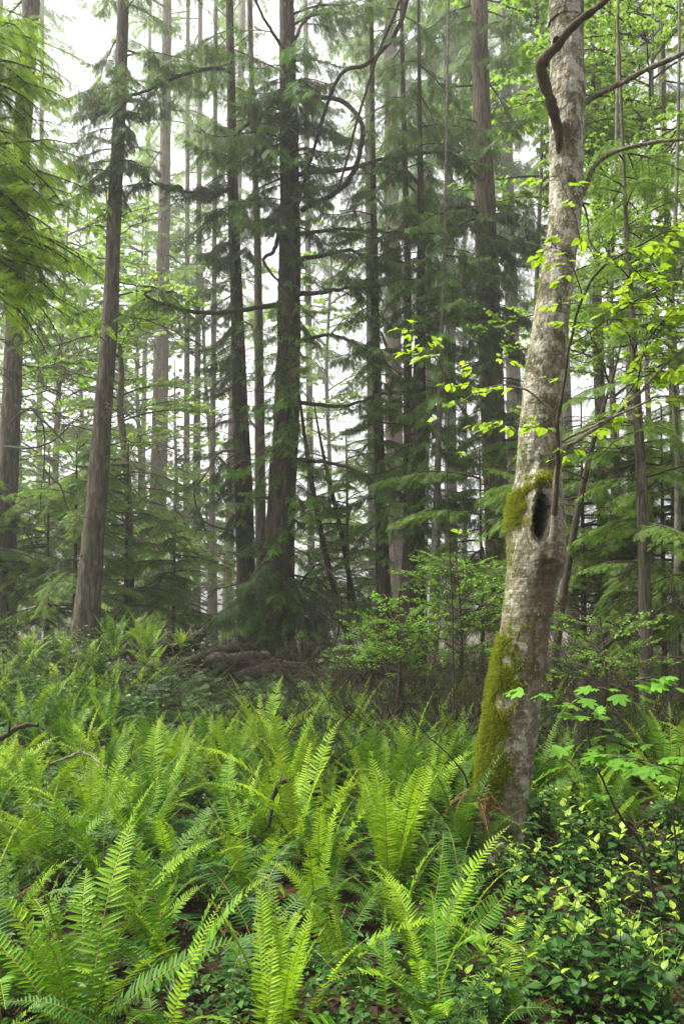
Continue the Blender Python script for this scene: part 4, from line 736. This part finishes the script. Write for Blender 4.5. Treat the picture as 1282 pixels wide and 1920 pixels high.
HERO = [  # picture place of the crown, then the look
    ((20, 1905), 'big foreground fern whose broad frond tips arch up at the lower left corner', .72, 12, (.9, .0, .1)), ((150, 1985), 'foreground fern at the bottom left sending long fronds far to the right', .8, 13, (.9, .0, .1)),
    ((520, 1975), 'pale young fern with knobbly tips at the bottom middle', .62, 14, (.3, .7, 0)), ((800, 1850), 'full bright fern fanning upright in the foreground right of the middle', .7, 17, (1, 0, .05)),
    ((735, 1680), 'tall upright fern with curled brown tips left of the alder foot', .78, 16, (.25, .75, 0)), ((600, 1670), 'upright fern beside the one with curled brown tips, fronds to its left', .72, 13, (.55, .45, 0)),
    ((290, 1570), 'large leaning fern in the left middle of the fern bed', .85, 18, (.85, .15, 0)), ((110, 1650), 'dense dark centred fern near the left edge above the foreground fern', .68, 15, (.8, .05, .15)),
    ((470, 1770), 'old dark fern with low arching fronds in the middle foreground', .85, 11, (.05, 0, .95)), ((500, 1590), 'lime fern just behind the old dark arching fern', .7, 14, (.6, .4, 0)),
    ((920, 1610), 'dull fern with low arching fronds hiding the alder root', .55, 7, (.1, 0, .9)), ((330, 1880), 'foreground fern with slanting fronds between the bottom left pair and the young one', .7, 10, (.8, .1, .1)),
    ((860, 1740), 'dark fern tucked under the alder between the upright fern and the salal', .6, 9, (.4, 0, .6)), ((650, 1830), 'low mixed fern left of the full bright foreground fern', .6, 11, (.5, .1, .4)),
    ((700, 1990), 'low fern with arching fronds at the bottom edge right of the young pale fern', .6, 9, (.6, 0, .4)), ((230, 1740), 'shaded low fern behind the slanting foreground fronds', .7, 11, (.4, 0, .6)),
    ((385, 1650), 'fern with drooping old fronds among brown litter in the left middle', .75, 10, (.3, 0, .7)), ((420, 1480), 'bright fern behind the lime fern in the centre of the bed', .72, 15, (.8, .2, 0)), ((960, 1900), 'small fern under the salal leaves at the lower right', .5, 9, (.8, 0, .2)), ((830, 1960), 'low fern below the full bright one with fronds pointing right', .55, 10, (.9, 0, .1))]
taken = []
for (px, py), lab, size, n, mix in HERO:
    q = hit(px, py); fern(q, lab, size, n, mix, seed=900 + len(taken)); taken.append(q[:2])
FM = [far_fern_mesh(360 + i, n, m, s) for i, (n, m, s) in enumerate([(17, [.6, .1, .3], .85), (16, [.65, .05, .3], .9), (17, [.5, .3, .2], .8), (14, [.3, 0, .7], .8), (17, [.55, .15, .3], .75), (18, [.6, .15, .25], .95)])]
rng = np.random.default_rng(12); cand = []
for k in range(14000):
    y = rng.uniform(2.6, 13); x = rng.uniform(-.47, .47) * (y + .6)
    if x > .5 and y < 5.6 and x > .22 + (y - 3) * .28: continue                # the salal's ground
    if x > 1.4 and y < 4.6: continue
    if x > -.6 and y > 7.3 - .1 * x and (rng.uniform() > .1 or y > 12): continue
    if -2.5 < x < -.6 and y > 8.6: continue
    if math.hypot(x - 1.02, y - 5.2) < .42: continue
    if all(math.hypot(x - a, y - b) > .25 + .018 * y for a, b in taken): taken.append(np.array([x, y])); cand.append((x, y))
ZONES = [(lambda x, y: x > -.6 and y > 7.3 - .1 * x, 'sword fern scattered in the shade under the trees behind the main fern bed', 'ferns in the shade under the trees'), (lambda x, y: y < 3.9, 'sword fern in the front rows of the fern bed nearest the view', 'ferns in the front of the bed'), (lambda x, y: x > 1.0, 'sword fern in the patch behind and right of the alder', 'ferns right of the alder'),
         (lambda x, y: y > 7.0 and x < -1.2, 'sword fern on the rising ground below the leaning grey fir', 'ferns on the left rise'), (lambda x, y: y > 6.0, 'sword fern in the back row against the dark debris', 'ferns in the back row'), (lambda x, y: x < -.9, 'sword fern on the crowded left side of the fern bed', 'ferns on the left of the bed'), (lambda x, y: True, 'sword fern crowded in the middle of the fern bed', 'ferns in the middle of the bed')]
for x, y in cand:
    z = next(z for z in ZONES if z[0](x, y)); q = (x, y, float(gz(x, y)) - .01); s = rng.uniform(.6, .98) * (1 if y > 4 else .78)
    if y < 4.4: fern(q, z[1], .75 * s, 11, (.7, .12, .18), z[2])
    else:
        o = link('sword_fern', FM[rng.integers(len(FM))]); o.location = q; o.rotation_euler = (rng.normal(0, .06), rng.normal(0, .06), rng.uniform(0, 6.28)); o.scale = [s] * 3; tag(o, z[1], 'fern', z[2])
w = thing('withered_fern', 'withered brown fern hanging against the left of the alder foot', 'fern', P(905, 1500, 4.88)); rr = np.random.default_rng(3)
for k in range(16):
    o = link('frond', FR['dead'][k % 2], w); o.rotation_euler = (rr.normal(0, .3), rr.uniform(-.3, .6), R(rr.uniform(130, 330))); o.scale = [rr.uniform(.25, .5)] * 3; o.location = (rr.normal(0, .05), rr.normal(0, .04), rr.uniform(-.12, .1))

# ------------------------------------------------------------------ salal shrubs, lower right
def salal_parts(seed, h, spread, nst):
    rng = np.random.default_rng(seed); st, old, yng = MB(), [[] for _ in range(4)], [[] for _ in range(4)]
    for i in range(nst):
        az = rng.uniform(0, 6.28); out = spread * rng.uniform(.2, 1); hh = h * rng.uniform(.55, 1.1) * (1 - .3 * out / spread); k = 12; t = np.linspace(0, 1, k)
        p = np.stack([math.cos(az) * out * t ** 1.3, math.sin(az) * out * t ** 1.3, hh * t ** .85], -1) + np.cumsum(rng.normal(0, .006, (k, 3)), 0); st.tube(p, np.linspace(.004, .0014, k), 5)
        for j in range(int(hh / .035)):
            u = .25 + .73 * j / (hh / .035); m = int(u * (k - 1.01)); o = p[m] + (p[m + 1] - p[m]) * (u * (k - 1) - m); b = az + j * 2.4 + rng.normal(0, .4); new = u > .77
            tgt = yng if new else old; sz = (.062 if new else .075) * rng.uniform(.42, 1.3)
            tgt[0].append(o); tgt[1].append((math.cos(b), math.sin(b), rng.uniform(.25, 1.1) if new else rng.uniform(-.3, .35))); tgt[2].append((rng.normal(0, .3) - math.cos(b) * .4 * new, rng.normal(-.15, .3) - math.sin(b) * .4 * new, 1)); tgt[3].append(sz)
    return st, old, yng
def leaves(d, mat, name, seed):
    rng = np.random.default_rng(seed); m = MB(); S = np.array(d[3]); m.place(OVATE, d[0], d[1], d[2], S, S * 1.0, 0, np.clip(rng.normal(.5, .22, len(S)), 0, 1)); return m.mesh(name, [M[mat]], True)
SAL = []
for i in range(4):
    st, old, yng = salal_parts(400 + i, (.6, .5, .7, .42)[i], .34, (13, 12, 14, 10)[i]); SAL.append((st.mesh('stems', [M['twig_red']]), leaves(old, 'salal_old', 'old_leaves', i), leaves(yng, 'salal_young', 'young_leaves', i + 9)))
SALAL = [((1010, 1590), 'salal with pale shoots close against the right of the alder foot'), ((1090, 1560), 'salal behind the bent maple stem, right of the alder foot'), ((1050, 1650), 'dark salal with pale tips right of the alder root hollow'), ((1170, 1620), 'salal surrounding the base of the bent maple stem'), ((1255, 1590), 'salal at the right edge beside the fern patch'),
         ((960, 1690), 'dark leaved salal at the mouth of the root hollow'), ((1110, 1740), 'broad salal clump in the middle of the lower right thicket'), ((1215, 1730), 'salal with yellow green shoots left of the right edge, mid thicket'), ((1290, 1690), 'salal partly cut off by the right edge, mid thicket'), ((1030, 1800), 'salal just right of the full bright foreground fern'),
         ((1150, 1850), 'foreground salal above the grass tuft'), ((1265, 1830), 'foreground salal at the lower right edge with lime shoots'), ((1080, 1930), 'foreground salal at the bottom edge right of the small fern'), ((1220, 1960), 'foreground salal in the bottom right corner'), ((960, 1990), 'salal at the bottom edge below the small fern'), ((1330, 1930), 'salal cut off by the bottom right corner'), ((1170, 1950), 'low salal at the bottom edge between two taller ones'), ((1240, 1655), 'salal between the bent maple stem and the short maple seedling'), ((1160, 1690), 'salal a little below the base of the bent maple stem'), ((1075, 1690), 'salal above the broad clump in the lower right thicket'), ((1000, 1735), 'salal between the root hollow and the full bright fern'), ((1125, 1630), 'salal just left of the base of the bent maple stem'), ((1290, 1765), 'salal at the right edge above the lower right corner'), ((1195, 1790), 'salal just behind the grass tuft in the lower right thicket'), ((1060, 1870), 'salal left of the grass tuft near the bottom edge'), ((620, 1960), 'little salal with pale bells beside the young pale fern'), ((380, 1640), 'little lime salal among brown litter in the left middle'), ((460, 1900), 'little salal left of the young pale fern')]
rng = np.random.default_rng(14)
for i, ((px, py), lab) in enumerate(SALAL):
    q = hit(px, py); root = thing('salal_shrub', lab, 'shrub', q, 'salal shrubs'); s = rng.uniform(.75, 1.0) * (.45 if 'little' in lab else .8 if py > 1780 else .9); root.rotation_euler = (0, 0, rng.uniform(0, 6.28)); root.scale = (s, s, s)
    for nm, me in zip(('stems', 'old_leaves', 'young_leaves'), SAL[i % 4]): link(nm, me, root)
def grass(px, py, n, h, label, seed):
    rng = np.random.default_rng(seed); q = hit(px, py); mb = MB()
    for i in range(n):
        az = rng.uniform(0, 6.28); l = h * rng.uniform(.5, 1.1); k = 8; t = np.linspace(0, 1, k); b = rng.uniform(.2, .7); c = np.stack([math.cos(az) * l * b * t ** 1.8, math.sin(az) * l * b * t ** 1.8, l * (t - .35 * b * t ** 2.4)], -1) + [rng.normal(0, .03), rng.normal(0, .03), 0]
        wv = np.array([-math.sin(az), math.cos(az), 0]) * .0032; wd = np.clip(1 - t ** 3, .05, 1)[:, None]; V = np.stack([c - wv * wd, c + wv * wd], 1).reshape(-1, 3); j = np.arange(k - 1) * 2
        mb.add(V, np.stack([j, j + 1, j + 3, j + 2], -1), 0, rng.uniform(.2, .9))
    o = mb.build('grass_tuft', [M['grass']], None, False); o.location = q; tag(o, label, 'grass')
grass(1175, 1850, 40, .36, 'tuft of thin bright grass blades in the lower right thicket', 1); grass(1240, 1880, 26, .3, 'smaller grass tuft near the right edge among salal', 2); grass(640, 1800, 18, .25, 'sparse grass tuft among ferns in the middle foreground', 3)

# ------------------------------------------------------------------ ground cover, litter, wood on the ground
def scatter(name, label, cat, n, tpl, mat, size, xr, yr, seed, up, dens=None, hgt=0.0, tilt=.4):
    rng = np.random.default_rng(seed); y = yr[0] + (yr[1] - yr[0]) * rng.uniform(0, 1, n) ** 1.5; x = rng.uniform(xr[0], xr[1], n) * (y + 1); z = gz(x, y); k = np.ones(n, bool)
    if dens: k = dens(x, y, rng)
    x, y, z = x[k], y[k], z[k]; m = len(x); az = rng.uniform(0, 6.28, m); mb = MB()
    mb.place(tpl, np.stack([x, y, z + rng.uniform(.004, .02, m) + hgt * rng.uniform(0, 1, m) ** 1.4], -1), np.stack([np.cos(az), np.sin(az), rng.uniform(-.2, up, m)], -1), np.stack([rng.normal(0, tilt, m), rng.normal(0, tilt, m), np.ones(m)], -1), size * rng.uniform(.5, 1.3, m), None, 0, np.clip(rng.normal(.5, .25, m), 0, 1))
    tag(mb.build(name, [M[mat]], None, False), label, cat, None, 'stuff')
scatter('leaf_litter', 'brown dead leaves and fern scraps on the forest floor', 'litter', 26000, LEAF4, 'litter', .05, (-.55, .55), (2, 16), 1, .3)
patchy = lambda x, y, rng: vnoise(np.stack([x, y, 0 * x], -1), 1.6, 9) > .42
scatter('ground_cover', 'small green leaves covering gaps between the ferns', 'ground cover', 30000, OVATE, 'cover', .032, (-.5, .5), (2, 9), 2, .4, patchy, .22)
leftrise = lambda x, y, rng: (x < -2.0) & (vnoise(np.stack([x, y, 0 * x], -1), 1.1, 19) > .36)
scatter('ground_cover', 'low bushy greenery on the rise under the left hand firs', 'ground cover', 14000, OVATE, 'cover', .06, (-.55, -.1), (8, 19), 3, .4, leftrise, .45)
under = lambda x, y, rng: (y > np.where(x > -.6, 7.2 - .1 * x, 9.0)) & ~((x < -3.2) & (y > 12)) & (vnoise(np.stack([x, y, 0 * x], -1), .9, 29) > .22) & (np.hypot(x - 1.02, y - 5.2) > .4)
scatter('undergrowth', 'tangle of dark dead twigs over the shaded ground beneath the trees', 'undergrowth', 27000, TWIG, 'shaded_twig', .5, (-.5, .55), (7, 20), 5, 1.3, under, .5, .9)
scatter('undergrowth', 'dark low leaves among the dead twigs beneath the trees', 'undergrowth', 26000, HEMLOCK_SPRAYS[0], 'shaded_leaf', .2, (-.5, .55), (7, 20), 6, .5, lambda x, y, rng: under(x, y, rng) & ~((x > -3.6) & (x < -.5) & (y > 11)), .42, .6)
def stick(name, label, cat, pts, ws, mat, twigs=4, seed=0):
    rng = np.random.default_rng(seed); r = spline(np.array([(*p, w / 2) for p, w in zip(pts, ws)]), 26); b = r[0, :3].copy(); r[1:, :3] += np.cumsum(rng.normal(0, .003, (25, 3)), 0); mb = MB(); mb.tube(r[:, :3] - b, r[:, 3] * (1 + .15 * rng.normal(0, 1, 26).clip(-1, 1)), 9)
    mb.add(r[[0, 0, 0, 0], :3] - b + np.array([(0, -1, 0), (0, 0, 1), (0, 1, 0), (0, 0, -1)]) * r[0, 3] * .9, [(0, 1, 2, 3)])
    for k in range(twigs):
        j = int(rng.uniform(5, 24)); v = unit(rng.normal(0, 1, 3) + [0, 0, .5]); mb.tube(r[j, :3] - b + v * np.linspace(0, rng.uniform(.05, .2), 4)[:, None], np.linspace(r[j, 3] * .5, .001, 4), 4)
    o = mb.build(name, [M[mat]]); o.location = b; tag(o, label, cat)
stick('fallen_branch', 'broken brown branch jutting in over the ferns at the left edge', 'branch', [P(72, 1360, 5.6), P(45, 1362, 5.6), P(15, 1380, 5.6), P(-30, 1402, 5.6), P(-80, 1425, 5.6)], [.026, .034, .038, .04, .04], 'limb', 5, 1)
stick('fallen_branch', 'short forked dead branch standing in the centre of the fern bed', 'branch', [P(545, 1462, 4.9), P(530, 1470, 4.9), P(520, 1495, 4.9), P(512, 1560, 4.9)], [.03, .032, .03, .025], 'limb', 4, 2)
stick('fallen_branch', 'thin pale stick lying in brown litter at the left', 'branch', [P(95, 1432, 5.2), P(150, 1412, 5.3), P(205, 1440, 5.2)], [.012, .016, .008], 'twig_pale', 2, 3)
stick('fallen_log', 'dark rotten log poking up from the debris mound left of the cedar clump', 'log', [P(384, 1186, 13), P(370, 1194, 13), P(345, 1206, 13), P(290, 1224, 12.9)], [.17, .19, .19, .17], 'limb', 3, 4)
stick('fallen_log', 'long dark log lying across the debris mound below the dark cedar clump', 'log', [P(180, 1258, 12), P(300, 1250, 12.1), P(420, 1238, 12.3), P(505, 1232, 12.8)], [.22, .25, .27, .25], 'limb', 8, 5)
for k, (a, b, w, lab) in enumerate([((215, 1236, 12.3), (372, 1206, 12.9), .2, 'dark log slanting up the left side of the debris mound'), ((330, 1262, 11.9), (470, 1212, 12.9), .24, 'dark log slanting up the middle of the debris mound'), ((440, 1275, 11.8), (600, 1248, 12.4), .2, 'dark log across the front of the cedar foot'), ((250, 1268, 11.6), (390, 1262, 11.7), .16, 'low dark log at the front of the debris mound'), ((620, 1292, 11.5), (740, 1262, 12.2), .17, 'dark rotten log lying right of the thickest cedar')]):
    stick('fallen_log', lab, 'log', [P(*a), (P(*a) * 2 + P(*b)) / 3 + [0, 0, .06], (P(*a) + P(*b) * 2) / 3 + [0, 0, .03], P(*b)], [w, w * 1.1, w, w * .8], 'dark_bark', 9, 40 + k)
stick('tree_stump', 'thin broken dark snag standing right of the leaning grey fir', 'stump', [P(207, 1178, 12.8), P(208, 1195, 12.8), P(206, 1225, 12.8), P(206, 1260, 12.8)], [.04, .07, .09, .12], 'limb', 5, 6)
# dead cedar boughs heaped on the mound
rr = np.random.default_rng(31)
for k in range(26):
    px = rr.uniform(190, 620); py = rr.uniform(1205, 1300); d = 12.6 - (py - 1205) * .022; q = P(px, py, d); q[2] = float(gz(q[0], d)) + rr.uniform(.05, .3); lib = B['bare' if k % 3 else 'bare_red']
    o = link('fallen_bough', lib[rr.integers(len(lib))]); o.location = q; o.rotation_euler = (rr.uniform(0, 6), rr.uniform(-.2, .3), rr.uniform(0, 6.28)); o.scale = [rr.uniform(.7, 1.2)] * 3; tag(o, 'bare fallen bough heaped on the dark debris mound under the cedars', 'bough', 'fallen boughs on the debris mound')
for k in range(14):
    px = rr.uniform(200, 600); q = P(px, 1240, 12.3 - rr.uniform(0, 1.4)); q[2] = float(gz(q[0], q[1])) + rr.uniform(.1, .35); lib = B['cedar_dark']; o = link('cedar_frond', lib[rr.integers(3)]); o.location = q; o.rotation_euler = (rr.normal(0, .3), rr.uniform(-.1, .3), rr.uniform(0, 6.28)); o.scale = [rr.uniform(.35, .6)] * 3
    tag(o, 'dark green cedar frond resting on the debris mound', 'frond', 'green fronds on the debris mound')

# ------------------------------------------------------------------ mist
def haze():
    m, t = nodes('mist'); v = N(t, 'VolumePrincipled', Density=HAZE, Anisotropy=0.35); v.inputs['Color'].default_value = (.99, .985, .955, 1); o = N(t, 'OutputMaterial'); t.links.new(v.outputs[0], o.inputs['Volume'])
    zt = 105; zb = -7.0; X = 262; y0, y1 = -80, 270; mb = MB()
    mb.add([(-X, y0, zb), (X, y0, zb), (X, y1, zb), (-X, y1, zb), (-X, y0, zt), (X, y0, zt), (X, y1, zt), (-X, y1, zt)], [(0, 3, 2, 1), (4, 5, 6, 7), (0, 1, 5, 4), (1, 2, 6, 5), (2, 3, 7, 6), (3, 0, 4, 7)])
    tag(mb.build('haze', [m], None, False), 'pale mist hanging among the trees', 'mist', None, 'stuff')
haze()
